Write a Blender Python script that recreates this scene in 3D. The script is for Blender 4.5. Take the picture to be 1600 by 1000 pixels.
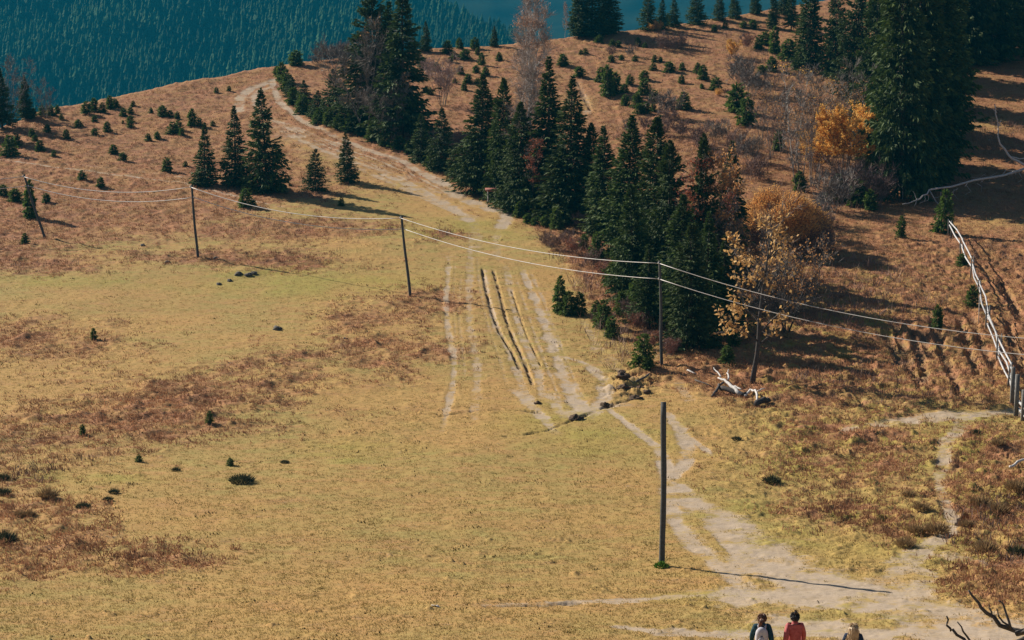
import bpy, math, random
import numpy as np
from mathutils import Vector, Matrix

for o in list(bpy.data.objects): bpy.data.objects.remove(o)
S = bpy.context.scene
R = math.radians

# ------------------------------------------------------------------ camera, sky, sun
FPX = 3200.0; PITCH = R(10.0); CZ = 22.0
cd = bpy.data.cameras.new('camera'); cam = bpy.data.objects.new('camera', cd); S.collection.objects.link(cam)
cam.location = (0, 0, CZ); cam.rotation_euler = (R(90) - PITCH, 0, 0)
cd.sensor_width = 36; cd.lens = 36 * FPX / 1600; cd.clip_start = 0.5; cd.clip_end = 12000
S.camera = cam
SUN_EL = R(31); HEAD = R(-36)                    # light travels towards +x and a little towards the camera
sun_to = Vector((-math.cos(HEAD) * math.cos(SUN_EL), -math.sin(HEAD) * math.cos(SUN_EL), math.sin(SUN_EL)))
wd = bpy.data.worlds.new('World'); S.world = wd; wd.use_nodes = True
nt = wd.node_tree; bg = nt.nodes['Background']
sky = nt.nodes.new('ShaderNodeTexSky'); sky.sky_type = 'NISHITA'; sky.sun_disc = False
sky.sun_elevation = SUN_EL; sky.sun_rotation = math.atan2(sun_to.x, sun_to.y)
sky.altitude = 900; sky.air_density = 1.0; sky.dust_density = 0.6; sky.ozone_density = 2.0
nt.links.new(sky.outputs[0], bg.inputs[0]); bg.inputs[1].default_value = 0.05
ld = bpy.data.lights.new('sun', 'SUN'); ld.energy = 5.0; ld.angle = R(0.53); ld.color = (1.0, 0.93, 0.82)
sun = bpy.data.objects.new('sun', ld); S.collection.objects.link(sun)
sun.rotation_euler = sun_to.to_track_quat('Z', 'Y').to_euler()
S.view_settings.view_transform = 'Standard'; S.view_settings.look = 'None'
S.view_settings.exposure = 0.8; S.view_settings.gamma = 1.0
S.render.engine = 'CYCLES'
S.render.resolution_x = 1024; S.render.resolution_y = 640
S.cycles.max_bounces = 6; S.cycles.transparent_max_bounces = 8
S.cycles.volume_bounces = 0

# ------------------------------------------------------------------ small helpers
COL = S.collection
rng = np.random.default_rng(7)
random.seed(7)
def material(name, build, **kw):
    m = bpy.data.materials.new(name); m.use_nodes = True
    n = m.node_tree.nodes; l = m.node_tree.links
    b = n['Principled BSDF']; b.inputs['Roughness'].default_value = kw.get('rough', 0.85)
    b.inputs['Specular IOR Level'].default_value = kw.get('spec', 0.2)
    build(m, n, l, b); return m
def N(n, t, **kw):
    x = n.new(t)
    for k, v in kw.items():
        if k in ('operation', 'data_type', 'blend_type', 'attribute_name', 'noise_dimensions', 'musgrave_type', 'feature', 'clamp'): setattr(x, k, v)
        else: x.inputs[k].default_value = v
    return x
def mixc(n, l, fac, a, b, bt='MIX'):
    x = n.new('ShaderNodeMix'); x.data_type = 'RGBA'; x.blend_type = bt
    for s, v in ((x.inputs[0], fac), (x.inputs[6], a), (x.inputs[7], b)):
        if hasattr(v, 'links'): l.new(v, s)
        elif isinstance(v, (int, float)): s.default_value = v
        else: s.default_value = (*v, 1)
    return x.outputs[2]
def ramp(n, l, src, lo, hi, a=0.0, b=1.0):
    x = n.new('ShaderNodeMapRange'); x.inputs[1].default_value = lo; x.inputs[2].default_value = hi
    x.inputs[3].default_value = a; x.inputs[4].default_value = b
    l.new(src, x.inputs[0]); return x.outputs[0]
def noise(n, l, scale, detail=4, rough=.6, vec=None, dist=0):
    x = N(n, 'ShaderNodeTexNoise', Scale=scale, Detail=detail, Roughness=rough, Distortion=dist)
    if vec is not None: l.new(vec, x.inputs[0])
    return x.outputs[0]
def math_(n, l, op, a, b):
    x = n.new('ShaderNodeMath'); x.operation = op
    for s, v in ((x.inputs[0], a), (x.inputs[1], b)):
        if hasattr(v, 'links'): l.new(v, s)
        else: s.default_value = v
    return x.outputs[0]
def objvec(n): return n.new('ShaderNodeTexCoord').outputs['Object']

def mesh_np(name, V, Fs, mats=(), tone=None, mi=None, smooth=False, colattr=None):
    """Fs: list of int arrays (n,k)"""
    if not isinstance(Fs, (list, tuple)): Fs = [Fs]
    Fs = [np.asarray(f, dtype=np.int64) for f in Fs if len(f)]
    me = bpy.data.meshes.new(name)
    V = np.asarray(V, dtype=np.float32)
    me.vertices.add(len(V)); me.vertices.foreach_set('co', V.ravel())
    lv = np.concatenate([f.ravel() for f in Fs]).astype(np.int32)
    tot = np.concatenate([np.full(len(f), f.shape[1]) for f in Fs]).astype(np.int32)
    st = np.concatenate([[0], np.cumsum(tot)[:-1]]).astype(np.int32)
    me.loops.add(len(lv)); me.loops.foreach_set('vertex_index', lv)
    me.polygons.add(len(tot)); me.polygons.foreach_set('loop_start', st); me.polygons.foreach_set('loop_total', tot)
    if smooth: me.polygons.foreach_set('use_smooth', np.ones(len(tot), bool))
    if mi is not None: me.polygons.foreach_set('material_index', np.asarray(mi, np.int32))
    for m in mats: me.materials.append(m)
    me.update(calc_edges=True)
    if tone is not None:
        a = me.attributes.new('tone', 'FLOAT', 'POINT'); a.data.foreach_set('value', np.asarray(tone, np.float32))
    if colattr is not None:
        for k, c in colattr.items():
            a = me.attributes.new(k, 'FLOAT_COLOR', 'POINT'); a.data.foreach_set('color', np.asarray(c, np.float32).ravel())
    return me
def link(name, data, parent=None, loc=None):
    o = bpy.data.objects.new(name, data); COL.objects.link(o)
    if parent is not None: o.parent = parent
    if loc is not None: o.location = loc
    return o
def thing(name, label, cat, loc=(0, 0, 0), rz=0, group=None, scale=None):
    o = link(name, None, loc=loc); o.rotation_euler = (0, 0, rz); o.empty_display_size = .3
    o['label'] = label; o['category'] = cat
    if group: o['group'] = group
    if scale is not None: o.scale = scale if hasattr(scale, '__len__') else (scale,) * 3
    return o
def tag(o, label, cat, group=None):
    o['label'] = label; o['category'] = cat
    if group: o['group'] = group
    return o
def struct(name, me, loc=None, kind='structure'):
    o = link(name, me, loc=loc); o['kind'] = kind; return o
def dup(root, loc, rz=0, label=None, group=None, scale=None):
    r = root.copy(); COL.objects.link(r); r.location = loc; r.rotation_euler = (0, 0, rz)
    if label: r['label'] = label
    if group: r['group'] = group
    if scale is not None: r.scale = scale if hasattr(scale, '__len__') else (scale,) * 3
    for ch in root.children:
        c = ch.copy(); COL.objects.link(c); c.parent = r
    return r

class MB:                      # gathers tubes, boxes and sprays into one mesh
    def __init__(s): s.V = []; s.F = {}; s.n = 0; s.T = []
    def add(s, V, F, tone=0.5):
        V = np.asarray(V, float).reshape(-1, 3); F = np.asarray(F, np.int64)
        s.V.append(V); s.F.setdefault(F.shape[1], []).append(F + s.n); s.n += len(V)
        s.T.append(np.full(len(V), tone) if np.isscalar(tone) else np.asarray(tone))
    def tube(s, P, r, k=6, caps=True, tone=.5, flat=1.0):
        P = np.asarray(P, float); r = np.broadcast_to(np.asarray(r, float), (len(P),))
        t = np.gradient(P, axis=0); t /= np.linalg.norm(t, axis=1)[:, None] + 1e-9
        up = np.array([0, 0, 1.]) if abs(t[0, 2]) < .9 else np.array([0, 1., 0])
        a = np.cross(t, up); a /= np.linalg.norm(a, axis=1)[:, None] + 1e-9
        b = np.cross(t, a)
        th = np.arange(k) / k * 2 * math.pi
        V = P[:, None] + r[:, None, None] * (np.cos(th)[None, :, None] * a[:, None] + flat * np.sin(th)[None, :, None] * b[:, None])
        V = V.reshape(-1, 3); i = np.arange(len(P) - 1)[:, None] * k; j = np.arange(k)[None]; j2 = (j + 1) % k
        F = np.stack([i + j, i + j2, i + k + j2, i + k + j], -1).reshape(-1, 4)
        n0 = s.n; s.add(V, F, tone)
        if caps:
            s.F.setdefault(k, []).append(np.array([list(range(n0 + k - 1, n0 - 1, -1)), list(range(n0 + (len(P) - 1) * k, n0 + len(P) * k))]))
    def box(s, c, d, M=None, tone=.5):
        c = np.array(c, float); h = np.array(d, float) / 2
        q = np.array([[-1, -1, -1], [1, -1, -1], [1, 1, -1], [-1, 1, -1], [-1, -1, 1], [1, -1, 1], [1, 1, 1], [-1, 1, 1]]) * h
        if M is not None: q = q @ np.array(M).T
        s.add(q + c, [[0, 3, 2, 1], [4, 5, 6, 7], [0, 1, 5, 4], [1, 2, 6, 5], [2, 3, 7, 6], [3, 0, 4, 7]], tone)
    def mesh(s, name, mat, smooth=False):
        return mesh_np(name, np.concatenate(s.V), [np.concatenate(f) for f in s.F.values()], [mat], tone=np.concatenate(s.T), smooth=smooth)

# lattice noise on world coordinates
_perm = np.random.default_rng(3).random(65536).astype(np.float32)
def vnoise(x, y, seed=0):
    xi = np.floor(x).astype(np.int64); yi = np.floor(y).astype(np.int64)
    fx = x - xi; fy = y - yi; fx = fx * fx * (3 - 2 * fx); fy = fy * fy * (3 - 2 * fy)
    def h(a, b): return _perm[((a * 73856093) ^ (b * 19349663) ^ (seed * 83492791)) & 65535]
    return (h(xi, yi) * (1 - fx) + h(xi + 1, yi) * fx) * (1 - fy) + (h(xi, yi + 1) * (1 - fx) + h(xi + 1, yi + 1) * fx) * fy
def fbm(x, y, sc, octv=4, seed=0, gain=.5):
    t = 0; a = 1; s = 0; x = x / sc; y = y / sc
    for k in range(octv):
        t = t + a * (vnoise(x, y, seed + k * 7) - .5); s += a; a *= gain
        x, y = (x * 1.83 + y * .75) + 17.3, (y * 1.83 - x * .75) + 5.1
    return t / s * 2                                # about -1..1

# ------------------------------------------------------------------ terrain
cp, sp = math.cos(PITCH), math.sin(PITCH)
def Wp(x, y, D):                                    # image ray at depth D -> world
    x = np.asarray(x, float); y = np.asarray(y, float); D = np.asarray(D, float)
    u = (x - 800) / FPX; v = (500 - y) / FPX
    return np.stack([D * u, D * (cp + v * sp), CZ + D * (-sp + v * cp)], -1)
def depth(x, y):
    return 63.0 * np.exp((880 - np.asarray(y, float)) / (FPX * .22))
RX = [-2600, -600, 0, 50, 90, 200, 300, 400, 480, 560, 650, 800, 900, 1000, 1100, 1180, 1300, 1400, 1600, 2200, 4500]
RY = [420, 300, 203, 182, 168, 148, 128, 110, 100, 92, 80, 72, 59, 48, 33, 20, 0, -25, -60, -110, -180]
def ridge(x): return np.interp(x, RX, RY)
YB = 1600.0
xs = np.concatenate([np.linspace(-2600, -60, 90)[:-1], np.linspace(-60, 1660, 1120), np.linspace(1660, 4400, 90)[1:]])
vs_ref = np.concatenate([np.linspace(60, 1030, 900), np.linspace(1030, 1600, 90)[1:]])
vs = (vs_ref - 60) / (1600 - 60)
X0 = np.broadcast_to(xs[None], (len(vs), len(xs))); yr = ridge(xs)
Y0 = yr[None] + (YB - yr[None]) * vs[:, None]
PB = Wp(X0, Y0, depth(X0, Y0))                      # row 0 is the ridge
gx, gy = PB[..., 0], PB[..., 1]

def ground_xy(x, y): return Wp(x, y, depth(x, y))[..., :2]
PATH = np.zeros(gx.shape, np.float32); RUT = np.zeros(gx.shape, np.float32); EDGE = np.zeros(gx.shape, np.float32)
wn = fbm(gx, gy, 1.0, 5, 11, .7)
def stroke(field, pts, w, soft=.6, strength=1.0, wob=.5, fade=0.0):
    """pts in picture coordinates laid on the ground, w in metres (number or list)"""
    pts = np.array(pts, float); G = ground_xy(pts[:, 0], pts[:, 1])
    w = np.interp(np.arange(len(pts)), np.linspace(0, len(pts) - 1, len(w) if hasattr(w, '__len__') else 1), w) if hasattr(w, '__len__') else np.full(len(pts), w)
    seg = np.linalg.norm(np.diff(G, axis=0), axis=1); cum = np.concatenate([[0], np.cumsum(seg)]); tot_ = cum[-1]
    for i in range(len(pts) - 1):
        a, b = pts[i], pts[i + 1]; mx = max(w[i], w[i + 1]) * 60 + 40; my = max(w[i], w[i + 1]) * 16 + 14
        c0, c1 = np.searchsorted(xs, [min(a[0], b[0]) - mx, max(a[0], b[0]) + mx])
        ya, yb = min(a[1], b[1]) - my, max(a[1], b[1]) + my
        rr = np.nonzero(((Y0[:, c0:c1] > ya) & (Y0[:, c0:c1] < yb)).any(1))[0]
        if len(rr) == 0 or c1 <= c0: continue
        r0, r1 = rr[0], rr[-1] + 1
        sx, sy = gx[r0:r1, c0:c1], gy[r0:r1, c0:c1]
        d = G[i + 1] - G[i]; L = d @ d + 1e-9
        t = np.clip(((sx - G[i][0]) * d[0] + (sy - G[i][1]) * d[1]) / L, 0, 1)
        dist = np.hypot(sx - G[i][0] - t * d[0], sy - G[i][1] - t * d[1])
        ww = w[i] + (w[i + 1] - w[i]) * t
        q = np.clip((ww * (1 + wob * wn[r0:r1, c0:c1]) - dist) / (soft * ww) + .3, 0, 1) * strength
        if fade: sl_ = cum[i] + t * seg[i]; q = q * np.clip(np.minimum(sl_, tot_ - sl_) / fade + .1, 0, 1)
        sub = field[r0:r1, c0:c1]; np.maximum(sub, q, out=sub)
P = PATH; ERA = np.zeros(gx.shape, np.float32)
# track over the hill
stroke(P, [(372, 175), (376, 152), (392, 138), (428, 126)], .55, strength=.9)
stroke(P, [(400, 165), (398, 150), (410, 140), (432, 134)], .45, strength=.85)
stroke(P, [(425, 128), (436, 160), (470, 190), (520, 213), (575, 235), (625, 250), (655, 267)], .38, strength=.95)
stroke(P, [(655, 267), (690, 285), (712, 303), (745, 318), (785, 330), (792, 340), (784, 355)], [.5, .7, .6, .5], strength=1)
stroke(P, [(388, 150), (420, 195), (450, 215), (500, 238), (560, 258), (610, 272), (660, 298), (705, 320), (740, 342)], [1.0, 1.1, 1.3, 1.0], strength=.36, wob=1.4)
for k_ in range(6):
    stroke(P, [(415 + 7 * k_, 185 + 2 * k_), (470 + 8 * k_, 215 + k_), (540 + 9 * k_, 245 - k_), (610 + 9 * k_, 275 - 2 * k_), (680 + 8 * k_, 312 - 3 * k_)], .12, strength=.55 + .3 * (k_ % 2), wob=1.4)
stroke(P, [(440, 205), (490, 230), (550, 252), (600, 268)], .35, strength=.75)
stroke(P, [(600, 272), (650, 295), (700, 318), (735, 345)], .5, strength=.9)
stroke(P, [(560, 262), (620, 290), (672, 312), (715, 332)], .35, strength=.7)
stroke(P, [(738, 338), (742, 370), (748, 405)], .5, strength=.5, wob=1, fade=3)
stroke(P, [(780, 350), (775, 380), (778, 415)], .3, strength=.45, wob=1, fade=3)
# field wheel tracks
for pts_, w_, st_ in (
    ([(737, 360), (733, 440), (733, 500), (744, 560), (746, 620), (738, 665)], .24, .62), ([(702, 400), (697, 470), (700, 520), (709, 555), (708, 600), (698, 640), (690, 680)], .19, .85),
    ([(755, 415), (762, 460), (775, 510), (800, 560), (815, 600), (835, 635), (858, 668)], .2, .75), ([(790, 415), (800, 470), (818, 530), (840, 580), (852, 630)], .22, .8),
    ([(770, 415), (780, 470), (800, 520), (822, 575), (838, 615)], .14, .7), ([(812, 415), (835, 465), (852, 510), (870, 560), (888, 605), (905, 635), (930, 660)], [.16, .3, .36, .42, .4], 1),
    ([(826, 420), (850, 470), (868, 520), (888, 570), (905, 610), (922, 640)], .12, .8), ([(804, 430), (822, 480), (842, 540), (862, 590), (880, 640)], .10, .75),
    ([(745, 400), (750, 450), (760, 500), (780, 560), (795, 610)], .09, .6), ([(722, 420), (716, 480), (722, 540), (728, 600)], .09, .55), ([(712, 400), (708, 470), (712, 530), (720, 580)], .07, .5),
    ([(885, 560), (918, 570), (938, 588), (945, 612), (935, 640), (905, 655)], [.16, .28, .38, .42], 1), ([(795, 595), (825, 630), (852, 660), (872, 685)], .3, .85),
    ([(850, 600), (872, 640), (890, 660)], .25, .8), ([(905, 490), (930, 535), (955, 565)], .2, .5), ([(868, 640), (905, 652), (950, 634), (990, 632)], .5, .8), ([(880, 620), (910, 640), (940, 640)], .4, .6)):
    stroke(P, pts_, w_, strength=st_ if max(np.atleast_1d(w_)) > .15 else st_ * .75, wob=1.0, fade=2.6 if w_ != .5 else 1.0)
PATH_KEEP = np.zeros(gx.shape, np.float32)
stroke(PATH_KEEP, [(876, 556), (905, 563), (928, 573), (943, 592), (948, 615), (938, 640), (915, 655)], [.1, .2, .36, .44, .44], strength=.85, wob=.7)
stroke(PATH_KEEP, [(818, 430), (838, 468), (856, 515), (872, 560), (890, 605), (908, 640)], [.15, .25, .3, .35], strength=.6, wob=.9, fade=2)
stroke(PATH_KEEP, [(1046, 745), (1056, 775), (1072, 790)], [.4, .5, .4], strength=.6, wob=.7)
# lower path to the people
stroke(P, [(952, 642), (985, 668), (1030, 700), (1042, 735), (1048, 780), (1055, 815), (1090, 855), (1130, 885), (1180, 925)], [.2, .25, .28, .35, .4, .4, .4, .45, .5], strength=1)
stroke(P, [(1042, 648), (1062, 672), (1075, 700), (1072, 722), (1052, 745)], [.25, .4, .35, .3], strength=.95)
stroke(P, [(1075, 684), (1098, 698), (1108, 710)], .2, strength=.9)
stroke(P, [(1056, 757), (1092, 790), (1142, 830), (1195, 872), (1260, 905), (1350, 935), (1450, 965), (1600, 1010)], [.5, .9, 1.4, 1.9, 2.2, 2.1, 2.4], strength=1)
stroke(P, [(1180, 925), (1260, 960), (1380, 985), (1500, 1010)], 1.6, strength=.95, wob=.9)
stroke(P, [(1180, 880), (1240, 900), (1320, 925)], 1.4, strength=.85)
stroke(P, [(760, 943), (850, 942), (900, 938), (1000, 932), (1080, 925), (1160, 920)], .22, strength=.75, wob=2.4)
stroke(P, [(960, 975), (1060, 985), (1180, 986), (1260, 980)], [.2, .5, .5, .8], strength=.9, wob=1.8)
# right hand path
stroke(P, [(1640, 645), (1560, 646), (1480, 650), (1400, 660), (1320, 672)], [.9, .8, .9, .7, .4], strength=.9)
stroke(P, [(1510, 655), (1480, 690), (1470, 730), (1472, 770), (1490, 815)], [.5, .4, .25, .25], strength=.8)
stroke(P, [(1490, 800), (1488, 830), (1440, 855), (1410, 880), (1420, 910), (1460, 950)], [.2, .4, .7, 1.0], strength=.8, wob=1)
stroke(P, [(1500, 870), (1560, 880), (1620, 880)], .8, strength=.45, wob=1.6)
stroke(P, [(0, 250), (90, 262), (200, 275), (290, 287), (360, 305), (440, 325)], .2, strength=.85, wob=1)
stroke(P, [(0, 243), (100, 256), (220, 268), (320, 283)], .12, strength=.6, wob=1)
stroke(P, [(903, 128), (912, 150), (920, 168), (915, 185)], .45, strength=.5)
stroke(P, [(930, 540), (975, 585), (1000, 600)], .35, strength=.5, wob=1.5)
stroke(P, [(1060, 600), (1080, 630)], .3, strength=.5)
# sunken ruts
Q = RUT
stroke(Q, [(754, 422), (760, 455), (768, 485), (782, 520), (800, 550), (812, 575)], .09, strength=1)
stroke(Q, [(771, 424), (783, 465), (790, 495), (803, 530), (820, 565), (832, 600)], .09, strength=1)
stroke(Q, [(800, 455), (822, 520), (845, 570)], .06, strength=.6)
for a in ([(1398, 500), (1410, 540), (1425, 575), (1440, 605)], [(1418, 500), (1436, 545), (1448, 600)], [(1458, 490), (1472, 545), (1490, 590), (1503, 622)],
          [(1440, 510), (1455, 560)], [(1497, 490), (1512, 540), (1530, 590)], [(1515, 485), (1532, 530), (1556, 580)], [(1575, 500), (1598, 580)], [(1560, 430), (1600, 500)], [(1383, 515), (1410, 570)]):
    stroke(Q, a, .26, strength=1, wob=1.0, fade=1.5)
for a in ([(680, 652), (740, 642), (800, 640), (840, 645)], [(790, 684), (850, 676), (880, 664), (905, 655), (960, 632), (1000, 622)], [(903, 128), (912, 150), (922, 172)],
          [(880, 345), (905, 385)], [(1520, 800), (1500, 815)], [(765, 945), (850, 943), (900, 939)]):
    stroke(Q, a, .13, strength=.8, wob=2.2)
PATH = np.maximum(PATH, PATH_KEEP)
RUT *= np.clip(.8 + 1.0 * fbm(gx, gy, .9, 4, 63, .65), 0, 1)
# small bank: the ground beyond this line stands a little higher
def blob(cx, cy, rx, ry, rot=0.0, p=1.4):
    dx = (X0 - cx); dy = (Y0 - cy); c, s = math.cos(rot), math.sin(rot)
    q = ((dx * c + dy * s) / rx) ** 2 + ((-dx * s + dy * c) / ry) ** 2
    return np.exp(-q ** p)
wide = fbm(gx, gy, 7, 4, 31); mid = fbm(gx, gy, 1.6, 4, 41); fine = fbm(gx, gy, .45, 3, 51)
H = np.zeros(gx.shape)
ylim = np.interp(X0, [-2600, 0, 120, 250, 330, 430, 560, 700, 780, 830, 900, 960, 1060, 1130, 1400, 4400],
                 [470, 420, 398, 365, 350, 322, 296, 300, 320, 350, 430, 520, 560, 640, 640, 640])
H = np.maximum(H, 1 / (1 + np.exp((Y0 - ylim) / 9)))                       # everything above the mown field
for b in ((60, 530, 150, 38, .1), (250, 640, 330, 48, -.12), (430, 590, 200, 45, -.1), (590, 555, 120, 48, -.1), (60, 690, 160, 40, 0), (30, 830, 120, 60, 0), (190, 870, 150, 22, 0),
          (80, 415, 110, 16, 0), (360, 405, 240, 16, .05), (430, 360, 200, 20, 0), (700, 370, 60, 12, 0), (1300, 500, 260, 100, 0), (1380, 580, 180, 50, 0), (1330, 700, 160, 80, 0), (1550, 760, 130, 120, 0),
          (1520, 560, 130, 90, 0), (1330, 800, 160, 30, .2), (1120, 570, 150, 30, 0), (660, 480, 70, 30, 0), (560, 500, 60, 30, 0), (1560, 900, 90, 40, 0), (-900, 900, 16, 26, 0)):
    H = np.maximum(H, blob(*b) * (.95 if b[0] > 1000 else .45 if b[1] > 800 else .62 if b[1] > 500 else .8))
H = np.clip(H + .7 * (wide * .6 + mid * .8) * (H > .04) * (H < .97), 0, 1)
for b in ((640, 300, 150, 30, .4), (500, 255, 120, 30, .4), (900, 160, 40, 25, 0), (1180, 690, 50, 60, 0), (1560, 350, 90, 14, 0), (1540, 195, 90, 16, 0)):
    H = H * (1 - .65 * blob(*b) * (.6 + .6 * mid))                         # grassier patches
stroke(ERA, [(1074, 800), (1092, 822), (1118, 850), (1140, 872)], .2, strength=.8, fade=1.0)
stroke(ERA, [(1195, 946), (1260, 952), (1335, 962)], .7, strength=.8, wob=1)
stroke(ERA, [(1100, 952), (1190, 950), (1300, 962), (1380, 975)], .5, strength=.7, wob=1)
PATH *= 1 - ERA
PATH *= np.clip(.78 + .75 * fbm(gx, gy, .8, 4, 61), 0, 1)
L = np.zeros(gx.shape)
for b in ((560, 705, 120, 22, 0), (150, 752, 120, 12, 0), (880, 660, 110, 30, 0), (720, 360, 120, 22, 0), (500, 440, 200, 26, 0), (950, 690, 140, 30, 0), (1200, 610, 60, 20, 0), (1180, 790, 70, 30, 0),
          (1120, 930, 120, 14, 0), (1460, 870, 120, 40, 0), (100, 440, 160, 12, 0)):
    L = np.maximum(L, blob(*b))
L = np.maximum(L, .75 * blob(1380, 760, 330, 190, 0, 2)); L = np.maximum(L, .5 * blob(1300, 500, 260, 90)); L = np.clip(L * (.7 + .7 * mid), 0, 1)

tuss = np.clip(fbm(gx, gy, .75, 3, 71, .55) * 1.6, -1, 1); tuss = np.where(tuss > 0, tuss ** 1.2, tuss * .4)
rough = H * (1 - PATH)
Y_near = np.clip((Y0 - 300) / 500, 0, 1)
patchy = np.clip(fbm(gx, gy, 9, 3, 111) + .25, 0, 1)
far_k = np.clip((Y0 - 330) / 250, .0, 1) * .5 + .5
dz = .22 * fbm(gx, gy, 14, 3, 81) + rough * far_k * (1 - .45 * np.clip((X0 - 1050) / 120, 0, 1)) * (.21 * tuss + .12 * fine + .17 * fbm(gx, gy, 2.4, 3, 91))
rightside = np.clip((X0 - 1050) / 120, 0, 1) * np.clip((Y0 - 330) / 60, 0, 1)
dz -= rightside * .22 * RUT
dz += rightside * (1 - PATH) * (1 - RUT) * (.09 + .07 * H) * np.clip(fbm(gx, gy, .6, 4, 95, .6) * 1.8 - .1, -.3, 1)
dz += (1 - rough) * (.022 * fine + .028 * mid + .05 * np.clip(fbm(gx, gy, .5, 3, 131) * 2 - .3, 0, 1) * patchy) - .03 * PATH - .17 * RUT * (.8 + 1.2 * fine)
small = np.clip(fbm(gx, gy, .38, 3, 101) - .5, 0, 1) * (1 - PATH)          # scattered tussocks on the mown field
dz += np.clip(small * 1.5, 0, .25) * .5 * patchy * (.6 + fine)
dz += blob(985, 600, 46, 24) * .42 * np.clip(fbm(gx, gy, .55, 4, 121, .65), -.8, .7)
dz += blob(385, 427, 30, 6) * .15
PZ = PB[..., 2] + dz

vi = np.arange(len(vs))
def gpos(x, y):
    """ground point under picture position x, y"""
    yr_ = ridge(x); v = (y - yr_) / (YB - yr_)
    v = min(max(v, 0), 1)
    j = np.interp(v, vs, vi); i = np.interp(x, xs, np.arange(len(xs)))
    j0 = int(min(j, len(vs) - 2)); i0 = int(min(i, len(xs) - 2)); a = j - j0; b = i - i0
    z = (PZ[j0, i0] * (1 - b) + PZ[j0, i0 + 1] * b) * (1 - a) + (PZ[j0 + 1, i0] * (1 - b) + PZ[j0 + 1, i0 + 1] * b) * a
    yy = yr_ + v * (YB - yr_); p = Wp(x, yy, depth(x, yy))
    return Vector((float(p[0]), float(p[1]), float(z)))
def pxm(y): return FPX / float(depth(0, y))          # picture units per metre at ground line y

def build_terrain():
    PV = np.stack([gx, gy, PZ], -1)
    # beyond the ridge: the hill falls away into the valley
    rad = PV[0, :, :2] / np.linalg.norm(PV[0, :, :2], axis=1)[:, None]
    s = np.concatenate([[.3], np.geomspace(.6, 420, 40)])
    s0 = .10; k = 4.0; se = -.5
    zz = se * s + (s0 - se) * k * (1 - np.exp(-s / k))
    bx = PV[0, None, :, :2] + rad[None] * s[:, None, None]
    bump = .15 * fbm(bx[..., 0], bx[..., 1], 2.2, 3, 5) * np.clip(s / 3, 0, 1)[:, None]
    bz = PV[0, :, 2][None] + zz[:, None] + bump
    back = np.concatenate([bx, bz[..., None]], -1)[::-1]
    # nearer than the picture: the hillside on which the camera stands
    t = np.linspace(0, 1, 26)[1:] ** 1.6
    p0 = PV[-1]; tgt = np.stack([(xs - 800) / 1800 * 330, np.full(len(xs), -220.), np.full(len(xs), CZ - 1.5)], -1)
    front = p0[None] + (tgt - p0)[None] * t[:, None, None]
    front[..., 2] += -6 * np.sin(t * math.pi)[:, None] * .5
    A = np.concatenate([back, PV, front], 0)
    nb, nf = len(back), len(front)
    def ext(a, vb, vf): return np.concatenate([np.repeat(np.full((1, a.shape[1]), vb) if np.isscalar(vb) else vb[None], nb, 0), a, np.full((nf, a.shape[1]), vf)], 0)
    C = np.stack([ext(PATH, 0., 0.), ext(H, 1., .5), ext(L, 0., .2), ext(RUT, 0., 0.)], -1)
    nr, nc = A.shape[:2]
    idx = np.arange(nr * nc).reshape(nr, nc)
    F = np.stack([idx[:-1, :-1], idx[1:, :-1], idx[1:, 1:], idx[:-1, 1:]], -1).reshape(-1, 4)
    return mesh_np('meadow_ground', A.reshape(-1, 3), F, [M_ground], smooth=True, colattr={'cover': C.reshape(-1, 4)})

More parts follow.
